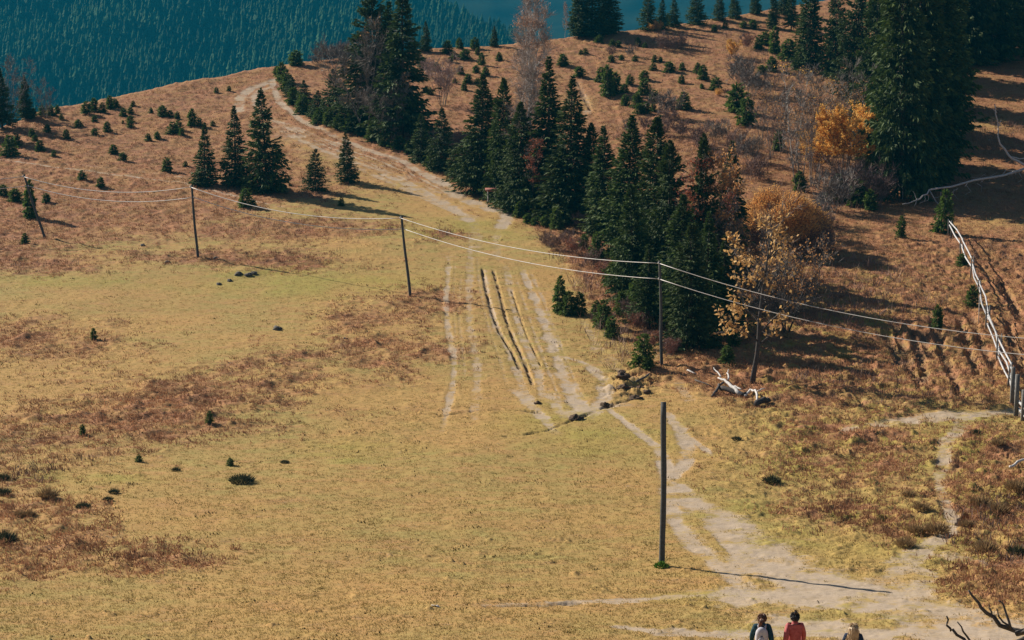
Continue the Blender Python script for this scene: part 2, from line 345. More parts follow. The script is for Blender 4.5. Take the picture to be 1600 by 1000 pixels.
def m_ground(m, n, l, b):
    at = N(n, 'ShaderNodeAttribute', attribute_name='cover'); sep = n.new('ShaderNodeSeparateColor'); l.new(at.outputs['Color'], sep.inputs[0])
    v = objvec(n)
    big = noise(n, l, .16, 4, .6, v); mp = n.new('ShaderNodeMapping'); mp.inputs['Scale'].default_value = (.42, .9, 1); mp.inputs['Rotation'].default_value = (0, 0, .12); l.new(v, mp.inputs[0])
    med = noise(n, l, 1.3, 6, .7, mp.outputs[0]); fin = noise(n, l, 9, 6, .8, mp.outputs[0]); vf = noise(n, l, 26, 3, .7, v)
    f1 = mixc(n, l, ramp(n, l, math_(n, l, 'ADD', big, ramp(n, l, noise(n, l, .05, 3, .5, v), .35, .65, -.12, .12)), .4, .6), (.42, .262, .088), (.305, .245, .078))
    f1 = mixc(n, l, ramp(n, l, med, .35, .7), f1, (.41, .215, .082))
    f1 = mixc(n, l, ramp(n, l, sep.outputs[2], .1, .9, 0, .6), f1, (.27, .26, .05))
    f1 = mixc(n, l, ramp(n, l, fin, .46, .66, 0, .8), f1, (.225, .15, .045))
    f1 = mixc(n, l, ramp(n, l, vf, .5, .75, 0, .6), f1, (.47, .34, .13))
    h1 = mixc(n, l, ramp(n, l, med, .36, .64), (.30, .122, .062), (.355, .175, .078))
    h1 = mixc(n, l, ramp(n, l, big, .42, .62, 0, .7), h1, (.32, .145, .078))
    h1 = mixc(n, l, ramp(n, l, fin, .48, .64, 0, .85), h1, (.13, .068, .035))
    h1 = mixc(n, l, ramp(n, l, vf, .55, .75, 0, .5), h1, (.40, .245, .13))
    grn = noise(n, l, .8, 4, .6, v, .3)
    h1 = mixc(n, l, math_(n, l, 'MULTIPLY', ramp(n, l, grn, .44, .58, 0, 1.0), ramp(n, l, sep.outputs[2], 0, .6, .22, 1.0)), h1, (.30, .225, .055))
    hm = ramp(n, l, math_(n, l, 'ADD', sep.outputs[1], math_(n, l, 'ADD', ramp(n, l, fin, .35, .65, -.3, .3), ramp(n, l, med, .35, .65, -.25, .25))), .2, .85)
    c = mixc(n, l, hm, f1, h1)
    p1 = mixc(n, l, ramp(n, l, fin, .35, .65), (.46, .365, .275), (.33, .245, .165))
    p1 = mixc(n, l, ramp(n, l, med, .5, .7, 0, .6), p1, (.38, .27, .15))
    pm = ramp(n, l, math_(n, l, 'ADD', sep.outputs[0], math_(n, l, 'ADD', ramp(n, l, fin, .35, .65, -.4, .4), ramp(n, l, med, .35, .65, -.25, .25))), .3, .8)
    c = mixc(n, l, pm, c, p1)
    c = mixc(n, l, ramp(n, l, at.outputs['Alpha'], .2, .9, 0, .65), c, (.16, .11, .07))
    l.new(c, b.inputs['Base Color'])
    bp = N(n, 'ShaderNodeBump', Strength=.5, Distance=.04)
    l.new(math_(n, l, 'ADD', fin, math_(n, l, 'MULTIPLY', vf, .5)), bp.inputs['Height']); l.new(bp.outputs[0], b.inputs['Normal'])
M_ground = material('ground', m_ground, rough=.95, spec=.1)
struct('meadow_ground', build_terrain())

def plain(name, c1, c2, scale=6, rough=.85, spec=.2, transl=0, tonal=True, rnd=.0, c3=None):
    def f(m, n, l, b):
        at = N(n, 'ShaderNodeAttribute', attribute_name='tone')
        nz = noise(n, l, scale, 4, .65, objvec(n))
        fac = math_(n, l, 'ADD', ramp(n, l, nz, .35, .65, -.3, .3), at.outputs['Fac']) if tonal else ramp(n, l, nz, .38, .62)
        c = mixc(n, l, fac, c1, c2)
        if rnd:
            oi = n.new('ShaderNodeObjectInfo'); c = mixc(n, l, ramp(n, l, oi.outputs['Random'], 0, 1, 0, rnd), c, c3)
        l.new(c, b.inputs['Base Color'])
        if transl:
            t = n.new('ShaderNodeBsdfTranslucent'); l.new(c, t.inputs[0])
            mx = n.new('ShaderNodeMixShader'); mx.inputs[0].default_value = transl
            out = n['Material Output']; l.new(b.outputs[0], mx.inputs[1]); l.new(t.outputs[0], mx.inputs[2]); l.new(mx.outputs[0], out.inputs[0])
    return material(name, f, rough=rough, spec=spec)
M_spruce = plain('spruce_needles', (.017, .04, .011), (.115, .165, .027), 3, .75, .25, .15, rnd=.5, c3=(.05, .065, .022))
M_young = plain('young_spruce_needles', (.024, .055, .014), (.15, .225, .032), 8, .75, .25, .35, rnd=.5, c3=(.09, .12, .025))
M_bark = plain('spruce_bark', (.06, .045, .035), (.13, .10, .08), 9, .95)
M_pole = plain('weathered_pole_wood', (.045, .045, .042), (.11, .105, .095), 14, .9)
M_grey = plain('grey_twigs', (.10, .085, .075), (.30, .255, .22), 5, .9)
M_purple = plain('purple_brown_twigs', (.12, .075, .065), (.27, .18, .15), 5, .9)
M_birch = plain('birch_bark', (.42, .40, .37), (.62, .60, .56), 5, .8)
M_white = plain('bleached_wood', (.30, .28, .26), (.60, .57, .53), 7, .8)
M_deadbark = plain('dark_dead_bark', (.035, .03, .028), (.10, .085, .075), 12, .9)
M_gold = plain('golden_leaves', (.70, .36, .07), (.92, .58, .17), 3, .7, .2, .4)
M_orange = plain('orange_leaves', (.42, .19, .07), (.66, .36, .14), 3, .7, .2, .35)
M_red = plain('russet_leaves', (.28, .07, .04), (.42, .15, .07), 3, .7, .2, .25)
M_pink = plain('pale_pink_leaves', (.38, .20, .13), (.55, .32, .2), 3, .7, .2, .25)
M_olive = plain('olive_leaves', (.08, .10, .03), (.2, .19, .06), 3, .7, .2, .25)
M_rock = plain('dark_stone', (.06, .05, .045), (.19, .165, .14), 7, .9)
M_earth = plain('earth_clod', (.05, .032, .022), (.14, .09, .055), 9, .95)
M_tuss = plain('tussock_grass', (.15, .10, .05), (.40, .26, .12), 4, .9, .1, .15)
M_tussdark = plain('dark_tussock_grass', (.03, .04, .022), (.10, .095, .045), 4, .9, .1, .15)
M_bleach = plain('grey_bleached_bark', (.22, .20, .18), (.55, .50, .46), 6, .85)
M_cable = plain('pale_cable', (.46, .42, .37), (.6, .55, .5), 2, .5, .5, tonal=False)

# ------------------------------------------------------------------ the valley and the far mountains
def far_ground(name, x0, x1, y0, y1, nx, ny, zf, mat):
    X, Y = np.meshgrid(np.linspace(x0, x1, nx), np.linspace(y0, y1, ny))
    Z = zf(X, Y); idx = np.arange(nx * ny).reshape(ny, nx)
    F = np.stack([idx[:-1, :-1], idx[:-1, 1:], idx[1:, 1:], idx[1:, :-1]], -1).reshape(-1, 4)
    return struct(name, mesh_np(name, np.stack([X, Y, Z], -1).reshape(-1, 3), F, [mat], smooth=True))
M_far = plain('far_forest_floor', (.012, .028, .014), (.03, .05, .02), .02, .95, .1, tonal=False)
far_ground('valley_floor', -7000, 7000, -3000, 9000, 30, 30, lambda X, Y: np.full(X.shape, -175.), M_far)
def zA(X, Y):
    px = 800 + X / Y * FPX                                   # where the crest comes down to the right
    crest = np.interp(px, [-400, 560, 700, 850, 1000, 1300], [60, 55, -12, -40, -75, -160])
    z = -150 + (Y - 1080) * .46 + 9 * fbm(X, Y, 160, 3, 7) + 10 * fbm(X, Y, 60, 2, 17)
    return np.where(z < crest, z, crest - (z - crest) * .9)
def zB(X, Y): return -190 + (Y - 2100) * .40 + 45 * fbm(X, Y, 420, 4, 27) + 5 * fbm(X, Y, 30, 3, 37)
far_ground('far_hillside', -1000, 900, 1040, 1700, 160, 120, zA, M_far)
far_ground('far_mountain', -2600, 2600, 2050, 3600, 420, 260, zB, M_far)
def far_forest():
    r = np.random.default_rng(21); n = 27000
    Y = 1090 + 480 * r.random(n) ** 1.0; px = -260 + 1290 * r.random(n); X = (px - 800) / FPX * Y
    Z = zA(X, Y); h = 6.5 + 7 * r.random(n) ** 1.3 + 3 * fbm(X, Y, 80, 2, 3); w = h * (.22 + .09 * r.random(n))
    tone = np.clip(.35 + .35 * r.random(n) + .6 * fbm(X, Y, 90, 3, 9), 0, 1)
    Vs, Fs, Ts = [], [], []; k = 7; o = 0
    for t0, t1, rr in ((.08, .46, 1.0), (.3, .66, .78), (.5, .84, .52), (.7, 1.0, .3)):
        th = np.arange(k) / k * 2 * math.pi; jag = .55 + .75 * r.random((n, k)); a0 = r.random(n) * 6
        bx = X[:, None] + w[:, None] * rr * jag * np.cos(th[None] + a0[:, None])
        by = Y[:, None] + w[:, None] * rr * jag * np.sin(th[None] + a0[:, None])
        bz = Z[:, None] + h[:, None] * (t0 - .03 + .07 * r.random((n, k)))
        ring = np.stack([bx, by, bz], -1); ap = np.stack([X, Y, Z + h * t1], -1)[:, None]
        V = np.concatenate([ring, ap], 1).reshape(-1, 3)
        i = (np.arange(n) * (k + 1))[:, None]; j = np.arange(k)[None]
        F = np.stack([i + j, i + (j + 1) % k, np.broadcast_to(i + k, (n, k))], -1).reshape(-1, 3) + o
        Vs.append(V); Fs.append(F); Ts.append(np.repeat(tone, k + 1)); o += len(V)
    return mesh_np('far_forest', np.concatenate(Vs), np.concatenate(Fs), [plain('far_spruce', (.006, .022, .010), (.04, .105, .038), .05, .9, .1)], tone=np.concatenate(Ts))
ff = struct('far_forest', far_forest(), kind='stuff'); ff['label'] = 'dense dark blue-green spruce forest covering the far valley side'; ff['category'] = 'forest'

# ------------------------------------------------------------------ haze
def haze_box():
    b = MB(); b.box((0, 2900, -30), (9000, 7000, 290))
    def f(m, n, l, bb):
        n.remove(bb); v = n.new('ShaderNodeVolumePrincipled'); v.inputs['Color'].default_value = (.005, .145, .235, 1)
        v.inputs['Density'].default_value = .00040; v.inputs['Anisotropy'].default_value = .2
        l.new(v.outputs[0], n['Material Output'].inputs['Volume'])
    m = bpy.data.materials.new('haze'); m.use_nodes = True; f(m, m.node_tree.nodes, m.node_tree.links, m.node_tree.nodes['Principled BSDF'])
    return b.mesh('haze', m)
struct('haze', haze_box(), kind='stuff')

# ------------------------------------------------------------------ plant builders
def sprays(base, dirv, ln, wd_, r, droop=.0, twist=1.0):
    """one pointed leaf triangle pair per spray"""
    n = len(base); d = dirv / (np.linalg.norm(dirv, axis=1)[:, None] + 1e-9)
    rnd = r.normal(size=(n, 3)) * twist + np.array([0, 0, .35]); s = np.cross(d, rnd); s /= np.linalg.norm(s, axis=1)[:, None] + 1e-9
    tip = base + d * ln[:, None]; tip[:, 2] -= droop * ln
    m = base + d * (ln * .35)[:, None]
    V = np.stack([base, m + s * wd_[:, None] / 2, tip, m - s * wd_[:, None] / 2], 1).reshape(-1, 3)
    i = np.arange(n)[:, None] * 4
    return V, i + np.array([[0, 1, 2, 3]])
def make_spruce(Hh, Rr, seed, nb=30, dens=16, sl=.34, young=False, bare=.05, mat=None, shape=.85):
    r = np.random.default_rng(seed); n = int(nb * Hh)
    t = bare + (1 - bare) * np.sort(r.random(n)) ** 1.12
    wh = np.round(t * Hh / (.42 if not young else .16 * Hh / 1.2)) * (.42 if not young else .16 * Hh / 1.2) / Hh
    t = np.clip(.8 * t + .2 * wh, bare, .985)
    az = r.random(n) * 2 * math.pi
    lump = (1 + .18 * np.sin(az * 2 + seed) +   .34 * (r.random(n) - .5) + .15 * np.sin(t * 23 + az * 3 + seed)) * np.where(np.sin(az * 1.0 + t * 9 + seed * 2) > .92, .6, 1)
    Lb = Rr * np.clip(1 - t, 0, 1) ** shape * lump + .035 * Rr
    Lb *= np.where(t < .16, .72 + 1.75 * t, 1)
    Lb *= np.where(r.random(n) < .07, 1.22, 1)
    el = np.interp(t, [0, .35, .75, 1], [-.38, -.22, .2, 1.0]) + .2 * r.normal(size=n)
    k = np.maximum(3, (dens * (.35 + Lb / Rr)).astype(int)); bi = np.repeat(np.arange(n), k); m = len(bi)
    u = r.random(m) ** .62; side = np.where(r.random(m) < .5, -1, 1)
    L_ = Lb[bi]; a = az[bi]; ca, sa = np.cos(a), np.sin(a); e = el[bi]
    lat = side * r.random(m) * .30 * L_ * (1.05 - u)
    rad = u * L_ * np.cos(e)
    z = t[bi] * Hh + u * L_ * np.sin(e) + .13 * L_ * u * u - .10 * np.abs(lat)
    base = np.stack([rad * ca - lat * sa, rad * sa + lat * ca, z], -1)
    ang = a + side * (.25 + .75 * r.random(m)) * (1.15 - .6 * u)
    d = np.stack([np.cos(ang) * np.cos(e), np.sin(ang) * np.cos(e), np.sin(e) - .18 + .22 * r.normal(size=m)], -1)
    ln = sl * (.55 + .8 * r.random(m)) * (.55 + .45 * np.minimum(1, L_ / (.4 * Rr)))
    V, F = sprays(base, d, ln, ln * (.30 + .14 * r.random(m)), r, .12)
    tip = np.clip(u - .35, 0, 1); tone = np.clip(.08 + .75 * tip + .3 * (r.random(m) - .4), 0, 1)  # crown shade put into the colour: dark inside, bright sunlit tips
    V[:, 2] = np.maximum(V[:, 2], .01)
    # leader
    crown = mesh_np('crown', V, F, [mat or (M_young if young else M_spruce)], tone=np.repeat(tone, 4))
    b = MB(); q = np.linspace(0, 1, 7)
    b.tube(np.stack([.02 * Rr * np.sin(q * 5), .02 * Rr * np.cos(q * 4), q * Hh * .99 - .25 * (q == 0)], -1), (1 - q * .96) * Hh * (.017 if not young else .02) + .004, 7)
    for i in range(0, n, 3 if not young else 6):               # visible branch wood
        c = Lb[i] * .8; s_, e_ = el[i], az[i]
        p = [[0, 0, t[i] * Hh], [c * .5 * math.cos(e_), c * .5 * math.sin(e_), t[i] * Hh + c * .5 * math.sin(s_)], [c * math.cos(e_), c * math.sin(e_), t[i] * Hh + c * math.sin(s_) + .08 * c]]
        b.tube(p, [.006 * Hh ** .5 * 1.6 * (1 - t[i]) + .004, .004 * Hh ** .5 + .002, .003], 3, caps=False)
    return crown, b.mesh('trunk', M_bark, smooth=True)
BIG = [make_spruce(11, 2.5, 1, 66, 30, .3, shape=1.0), make_spruce(11, 3.0, 2, 64, 32, .32, shape=.9), make_spruce(11, 2.1, 3, 70, 26, .28, shape=1.12), make_spruce(11, 2.7, 4, 54, 30, .33, shape=.82), make_spruce(11, 3.3, 5, 66, 36, .33, bare=.02, shape=.88), make_spruce(11, 2.5, 6, 50, 28, .32, shape=1.2, bare=.1), make_spruce(11, 2.6, 7, 60, 30, .30, shape=.95, bare=.02)]
MIDS = [make_spruce(4.5, 1.25, 11, 110, 20, .18, bare=.02, shape=1.0), make_spruce(4.5, 1.05, 12, 115, 18, .17, bare=.02, shape=1.15), make_spruce(4.5, 1.5, 13, 110, 20, .19, bare=.015, shape=.9)]
YNG = [make_spruce(1.2, .5, 21, 180, 11, .15, True, .03, shape=.6), make_spruce(1.2, .42, 22, 180, 11, .15, True, .03, shape=.7), make_spruce(1.2, .62, 23, 200, 13, .16, True, .02, shape=.5), make_spruce(1.2, .5, 24, 180, 12, .16, True, .02, shape=.45)]
rt = random.Random(5)
def spruce(x, yb, yt, lib, label, group=None, wpx=None, cat='spruce tree', name='spruce_tree', k=None):
    """a spruce whose foot is on the ground at picture point (x, yb) and whose tip reaches yt"""
    k = rt.randrange(len(lib)) if k is None else k
    base = gpos(x, yb); Hm = (yb - yt) / pxm(yb) / cp
    H0 = {id(BIG): 11, id(MIDS): 4.5, id(YNG): 1.2}[id(lib)]
    R0 = {id(BIG): (2.5, 3.0, 2.1, 2.7, 3.3, 2.5, 2.6), id(MIDS): (1.25, 1.05, 1.5), id(YNG): (.5, .42, .62, .5)}[id(lib)][k]
    Hm *= .92 if lib is YNG else 1; s = Hm / H0; sw = s * (1.3 if lib is YNG else 1) if wpx is None else (wpx / 2 / pxm(yb)) / R0
    sw = min(max(sw, s * .55), s * 1.9)
    o = thing(name, label, cat, base, rt.random() * 6.28, group, (sw * rt.uniform(.92, 1.1), sw, s)); o.rotation_euler.x = R(rt.uniform(-2.2, 2.2)); o.rotation_euler.y = R(rt.uniform(-2.2, 2.2))
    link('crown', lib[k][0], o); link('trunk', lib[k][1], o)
    return o

ORD = ['first', 'second', 'third', 'fourth', 'fifth', 'sixth', 'seventh', 'eighth', 'ninth', 'tenth', 'eleventh', 'twelfth', 'thirteenth', 'fourteenth', 'fifteenth']
NUM = ['zero', 'one', 'two', 'three', 'four', 'five', 'six', 'seven', 'eight', 'nine', 'ten', 'eleven', 'twelve', 'thirteen', 'fourteen', 'fifteen']
def cluster(items, lib, what, where, group, name, cat):
    items = sorted(items, key=lambda q: q[0]); n = len(items)
    for i, it in enumerate(items):
        x, yb, h = it[:3]; w = it[3] if len(it) > 3 else None
        if n == 1: lab = what + ' ' + where
        elif i == 0: lab = f'leftmost of the {NUM[n]} {what}s {where}'
        elif i == n - 1: lab = f'rightmost of the {NUM[n]} {what}s {where}'
        else: lab = f'{ORD[i]} from left of {NUM[n]} {what}s {where}'
        spruce(x, yb, yb - h, lib, lab, group, w, cat, name)
def big(items, where, what='tall spruce', lib=None, group='tall spruces on the hill'):
    cluster(items, lib or BIG, what, where, group, 'spruce_tree', 'spruce tree')
def young(items, where, what='young spruce', lib=None):
    cluster(items, lib or YNG, what, where, 'young spruces dotting the slope', 'young_spruce', 'young tree')

def make_broadleaf(Hh, spread, seed, stems=1, upright=.75, nb=11, n2=6, ntw=9, twl=.5, tww=.022, leaves=0, leaf=.09, leafmin=.3, leafmax=1.0, trunk_r=.09,
                   bark=None, twig=None, leafmat=None, clear=.25, leaf_fn=None, lean=.12):
    """returns (trunk, twigs, leaves) meshes; open crown of limbs, fine twigs and separate leaves"""
    r = np.random.default_rng(seed); b = MB(); TB, TD, TL = [], [], []
    def curve(p, d, L, n, wob, up):
        P = [np.array(p, float)]; d = np.array(d, float); d /= np.linalg.norm(d)
        for i in range(n):
            d = d + r.normal(size=3) * wob + np.array([0, 0, up]); d /= np.linalg.norm(d); P.append(P[-1] + d * L / n)
        return np.array(P)
    for s in range(stems):
        a = 2 * math.pi * (s + r.random() * .6) / stems; tilt = 0 if stems == 1 else (1 - upright) * (.5 + r.random())
        d = [math.cos(a) * tilt + lean * r.normal() * .5, math.sin(a) * tilt + lean * r.normal() * .5, 1]
        L = Hh * (.9 + .15 * r.random()) if stems == 1 else Hh * (.7 + .35 * r.random())
        p0 = [.06 * stems ** .5 * math.cos(a), .06 * stems ** .5 * math.sin(a), -.15]
        ST = curve(p0, d, L, 9, .06, .02); tr = trunk_r / (stems ** .35)
        b.tube(ST, tr * (1 - np.linspace(0, .86, 10)), 6 if stems > 2 else 9)
        for i in range(nb):
            t = clear + (1 - clear) * (i + r.random()) / nb; q = t * 9; k = min(int(q), 8)
            p = ST[k] + (ST[k + 1] - ST[k]) * (q - k); az = i * 2.4 + r.random(); out = (1.0 - .55 * t) * (1 - upright) * 2.2 + .25
            Lb = spread * (1.15 - .75 * abs(t - .5)) * (.7 + .5 * r.random())
            BR = curve(p, [math.cos(az) * out, math.sin(az) * out, .75], Lb, 5, .14, .05)
            b.tube(BR, tr * (1 - .8 * t) * .45 * np.linspace(1, .25, 6) + .004, 4, caps=False)
            for j in range(n2):
                q2 = (.25 + .75 * (j + r.random()) / n2) * 5; k2 = min(int(q2), 4); p2 = BR[k2] + (BR[k2 + 1] - BR[k2]) * (q2 - k2)
                d2 = (BR[k2 + 1] - BR[k2]); d2 = d2 / np.linalg.norm(d2) + r.normal(size=3) * .6
                SB = curve(p2, d2, Lb * (.5 - .25 * q2 / 5) * (.7 + .6 * r.random()) + .1, 3, .2, .05)
                b.tube(SB, [.011, .009, .007, .005], 3, caps=False)
                uu = r.random(ntw) * 3; kk = np.minimum(uu.astype(int), 2); bb = SB[kk] + (SB[kk + 1] - SB[kk]) * (uu - kk)[:, None]
                dd = (SB[kk + 1] - SB[kk]); dd = dd / (np.linalg.norm(dd, axis=1)[:, None] + 1e-9) + r.normal(size=(ntw, 3)) * .55 + np.array([0, 0, .25])
                TB.append(bb); TD.append(dd); TL.append(twl * (.5 + .8 * r.random(ntw)))
    TB = np.concatenate(TB); TD = np.concatenate(TD); TL = np.concatenate(TL)
    V, F = sprays(TB, TD, TL, np.full(len(TB), tww), r, 0)
    twigs = mesh_np('twigs', V, F, [twig or M_grey], tone=np.repeat(r.random(len(TB)), 4))
    trunk = b.mesh('trunk', bark or M_bark, smooth=True)
    lm = None
    if leaves:
        TDn = TD / np.linalg.norm(TD, axis=1)[:, None]
        pick = r.integers(0, len(TB), leaves); P_ = TB[pick] + TDn[pick] * (TL[pick] * r.random(leaves))[:, None] + r.normal(size=(leaves, 3)) * .05
        hz = P_[:, 2] / Hh; keep = (hz > leafmin) & (hz < leafmax)
        cl = np.sin(P_[:, 0] * 2.1 + seed) + np.sin(P_[:, 1] * 2.3) + np.sin(P_[:, 2] * 2.6 + 1)
        keep &= cl > -.9 + 1.2 * (r.random(leaves) - .5)
        if leaf_fn is not None: keep &= leaf_fn(P_, r)
        P_ = P_[keep]; dd = r.normal(size=(len(P_), 3)) + np.array([0, 0, -.4])
        V, F = sprays(P_, dd, leaf * (.6 + .8 * r.random(len(P_))), leaf * .75 * np.ones(len(P_)), r)
        lm = mesh_np('foliage', V, F, [leafmat], tone=np.repeat(r.random(len(P_)), 4))
    return trunk, twigs, lm
def broadleaf(parts, x, yb, label, cat, name, group=None, scale=1.0, rz=None, H0=None, yt=None):
    base = gpos(x, yb)
    if yt is not None: scale = (yb - yt) / pxm(yb) / cp / H0 * (scale if scale != 1.0 else 1)
    o = thing(name, label, cat, base, rt.random() * 6.28 if rz is None else rz, group, scale)
    link('trunk', parts[0], o); link('twigs', parts[1], o)
    if parts[2] is not None: link('foliage', parts[2], o)
    return o

# ------------------------------------------------------------------ big and middle spruces
big([(580, 205, 216, 120), (626, 222, 244, 140), (604, 200, 190, 110)], 'rising dark above the track at the hilltop')
cluster([(320, 290, 96, 52), (368, 292, 122, 62), (418, 302, 158, 84)], MIDS, 'dark spruce', 'in the row left of the dirt track', 'spruces by the dirt track', 'spruce_tree', 'spruce tree')
spruce(492, 300, 236, MIDS, 'short spruce in the shade just right of the row by the track', 'spruces by the dirt track', 44, k=2)
spruce(543, 286, 208, MIDS, 'lone small spruce casting a long shadow onto the dirt track', 'spruces by the dirt track', 40, k=0)
cluster([(455, 152, 34, 34), (476, 172, 44, 34), (497, 186, 42, 38), (520, 190, 76, 54), (542, 200, 60, 40), (560, 206, 56, 34)], MIDS, 'bushy spruce', 'lining the hilltop track before the tall pair', 'bushy spruces at the track edge', 'spruce_tree', 'spruce tree')
cluster([(658, 254, 74, 44), (688, 266, 96, 58), (712, 276, 50, 40)], MIDS, 'sunlit green spruce', 'right of the tall dark pair', 'bushy spruces at the track edge', 'spruce_tree', 'spruce tree')
big([(752, 298, 180, 96), (785, 312, 186, 84), (812, 328, 165, 96), (856, 330, 240, 112), (886, 346, 222, 116)], 'in the dark grove where the birches stand')
big([(926, 345, 150, 84), (948, 372, 172, 96), (978, 405, 222, 118), (1020, 430, 240, 124), (1044, 462, 230, 120), (990, 470, 175, 96)], 'in the middle of the diagonal grove')
big([(1062, 500, 190, 104), (1096, 470, 254, 96), (1134, 440, 214, 96), (1014, 515, 130, 80), (1104, 524, 190, 110), (1078, 542, 190, 120), (1128, 520, 150, 90)], 'at the lower end of the diagonal grove')
big([(905, 54, 80, 46), (925, 57, 100, 64), (950, 54, 90, 54)], 'bunched in a dark clump on the ridge', 'dense spruce', group='spruces along the ridge')
big([(1012, 48, 60, 34), (1034, 46, 48, 24), (1052, 42, 44, 26), (1088, 38, 50, 36), (1124, 32, 42, 26), (1148, 28, 42, 28), (1180, 22, 42, 24)], 'standing in a line along the bare ridge', 'pointed spruce', MIDS, 'spruces along the ridge')
big([(1208, 44, 60, 24), (1236, 46, 80, 28), (1262, 110, 140, 66), (1304, 120, 150, 56), (1225, 22, 50, 30)], 'at the right end of the ridge', 'spruce', group='spruces along the ridge')
big([(1362, 215, 260, 88), (1412, 308, 430, 148), (1448, 262, 360, 110), (1340, 150, 190, 80), (1404, 120, 240, 110), (1436, 126, 240, 120), (1458, 262, 300, 120), (1400, 252, 380, 130), (1440, 205, 330, 130), (1470, 170, 300, 120), (1434, 290, 400, 150), (1396, 278, 400, 140), (1462, 228, 330, 130)], 'in the great dark clump at upper right', 'towering spruce', group='great spruces at the upper right')  # rear trees hidden in the clump are added to cast wider shade
big([(1452, 120, 250, 90), (1488, 78, 240, 92), (1524, 88, 250, 96), (1548, 96, 240, 110), (1592, 72, 250, 96), (1634, 90, 250, 100), (1500, 100, 260, 110), (1570, 36, 230, 100), (1420, 60, 220, 90), (1640, 30, 230, 110), (1380, 40, 200, 80)],
    'in the shaded wood at top right', 'black-green spruce', group='spruces of the shaded wood')
big([(4, 200, 92, 50), (40, 186, 66, 34), (-40, 215, 120, 60)], 'at the left end of the ridge', 'dark spruce', group='spruces along the ridge')
# small spruces on the ridge
cluster([(665, 82, 46, 24), (772, 71, 32, 18), (645, 82, 24, 20)], MIDS, 'small spruce', 'standing on the ridge behind the tall pair', 'spruces along the ridge', 'spruce_tree', 'spruce tree')

# ------------------------------------------------------------------ young spruces
young([(135, 178, 19, 20), (147, 172, 18, 15), (160, 174, 16, 14), (172, 168, 20, 14), (180, 166, 14, 14)], 'clumped along the left crest')
young([(52, 184, 15, 14), (66, 182, 16, 14), (80, 180, 16, 16), (90, 177, 13, 10)], 'at the foot of the left ridge trees')
young([(208, 165, 10), (193, 180, 13), (204, 177, 10), (204, 189, 10), (204, 199, 10), (192, 191, 6)], 'in the small knot below the left crest')
young([(236, 176, 9), (254, 180, 16), (266, 182, 11), (277, 184, 11), (300, 197, 26, 16), (312, 197, 13), (333, 197, 9), (338, 145, 9), (358, 143, 9)], 'between the left crest and the hilltop track')
young([(270, 210, 20), (279, 203, 16), (284, 214, 11), (232, 221, 13), (246, 219, 11), (192, 253, 12), (178, 241, 14)], 'on the slope left of the track spruces')
young([(15, 244, 33, 26), (25, 229, 20), (50, 215, 14), (62, 237, 18), (74, 208, 12), (84, 245, 10), (104, 217, 16)], 'near the left edge of the brown slope')
young([(123, 199, 12), (148, 212, 10), (168, 208, 17), (55, 222, 9), (148, 189, 10), (96, 186, 9)], 'strung across the left brown slope')
young([(261, 269, 21, 18), (128, 280, 15), (157, 291, 15), (290, 262, 9)], 'just above the thin pale path')
young([(39, 378, 18, 13), (46, 338, 62, 20), (72, 314, 14), (24, 312, 20), (5, 305, 16)], 'around the leaning pole at the left')
young([(383, 324, 30, 24), (533, 323, 14, 10), (395, 323, 12)], 'in front of the row by the track')
young([(440, 128, 28, 18), (448, 143, 34, 22), (463, 104, 22), (458, 166, 26, 20), (474, 180, 30, 22), (432, 116, 12)], 'at the hilltop bend of the track', 'low bushy spruce')
young([(498, 196, 26, 24), (514, 200, 24, 22), (530, 204, 22), (548, 208, 22), (562, 212, 18), (584, 222, 28, 24), (601, 229, 26, 20), (624, 234, 20), (640, 240, 22, 20)], 'hugging the upper side of the track', 'low bushy spruce')
young([(728, 282, 30, 24), (712, 272, 24, 20), (748, 292, 26, 20), (676, 262, 26, 24), (812, 338, 26, 20)], 'fringing the track below the sunlit spruces', 'low bushy spruce')
young([(699, 86, 20, 18), (718, 77, 18, 14), (742, 77, 18), (710, 93, 11), (727, 94, 15), (746, 86, 11), (753, 103, 20, 13), (704, 99, 9)], 'just below the ridge right of the tall pair')
young([(720, 116, 13), (744, 114, 11), (759, 119, 13), (731, 131, 14), (725, 141, 13), (711, 132, 9), (746, 131, 9), (672, 148, 12)], 'around the pale bare bush on the upper slope')
young([(682, 112, 14), (660, 108, 18), (655, 98, 16), (780, 95, 14)], 'tucked right of the tall pair near the crest')
young([(936, 68, 12), (957, 74, 12), (966, 75, 9), (997, 73, 13), (1008, 76, 9), (915, 86, 9), (908, 87, 7)], 'below the dense ridge clump')
young([(880, 105, 18, 18), (905, 122, 15), (955, 98, 10), (971, 95, 8), (992, 97, 10), (1023, 98, 12), (1032, 98, 8)], 'on the upper slope right of the birches')
young([(1021, 109, 12), (1046, 112, 16, 22), (1066, 110, 12), (1065, 129, 13), (1090, 114, 17), (1098, 125, 24, 18), (1097, 138, 7)], 'in the upper middle of the brown hillside')
young([(950, 150, 46, 30), (962, 146, 32, 22), (940, 128, 24), (984, 132, 15), (976, 144, 13), (1007, 124, 15), (1007, 147, 26, 22)], 'in the green knot above the diagonal grove')
young([(977, 164, 17), (995, 170, 22, 20), (1022, 158, 19), (1010, 180, 19), (999, 180, 15), (1021, 176, 14), (1068, 172, 28, 24)], 'lower in the open above the grove')
young([(1116, 50, 11), (1133, 43, 11), (1162, 43, 10), (1177, 44, 13), (1186, 78, 22, 18), (1196, 72, 20)], 'below the ridge line spruces')
young([(1118, 139, 20, 20), (1096, 137, 8), (1150, 176, 44, 32), (1166, 198, 52, 30), (1190, 117, 14), (1183, 126, 12), (1210, 86, 42, 22), (1206, 112, 22, 22), (1232, 96, 34)], 'left of the great dark clump')
young([(825, 347, 14), (870, 358, 34, 24), (852, 352, 18), (838, 350, 14)], 'at the foot of the birch grove')
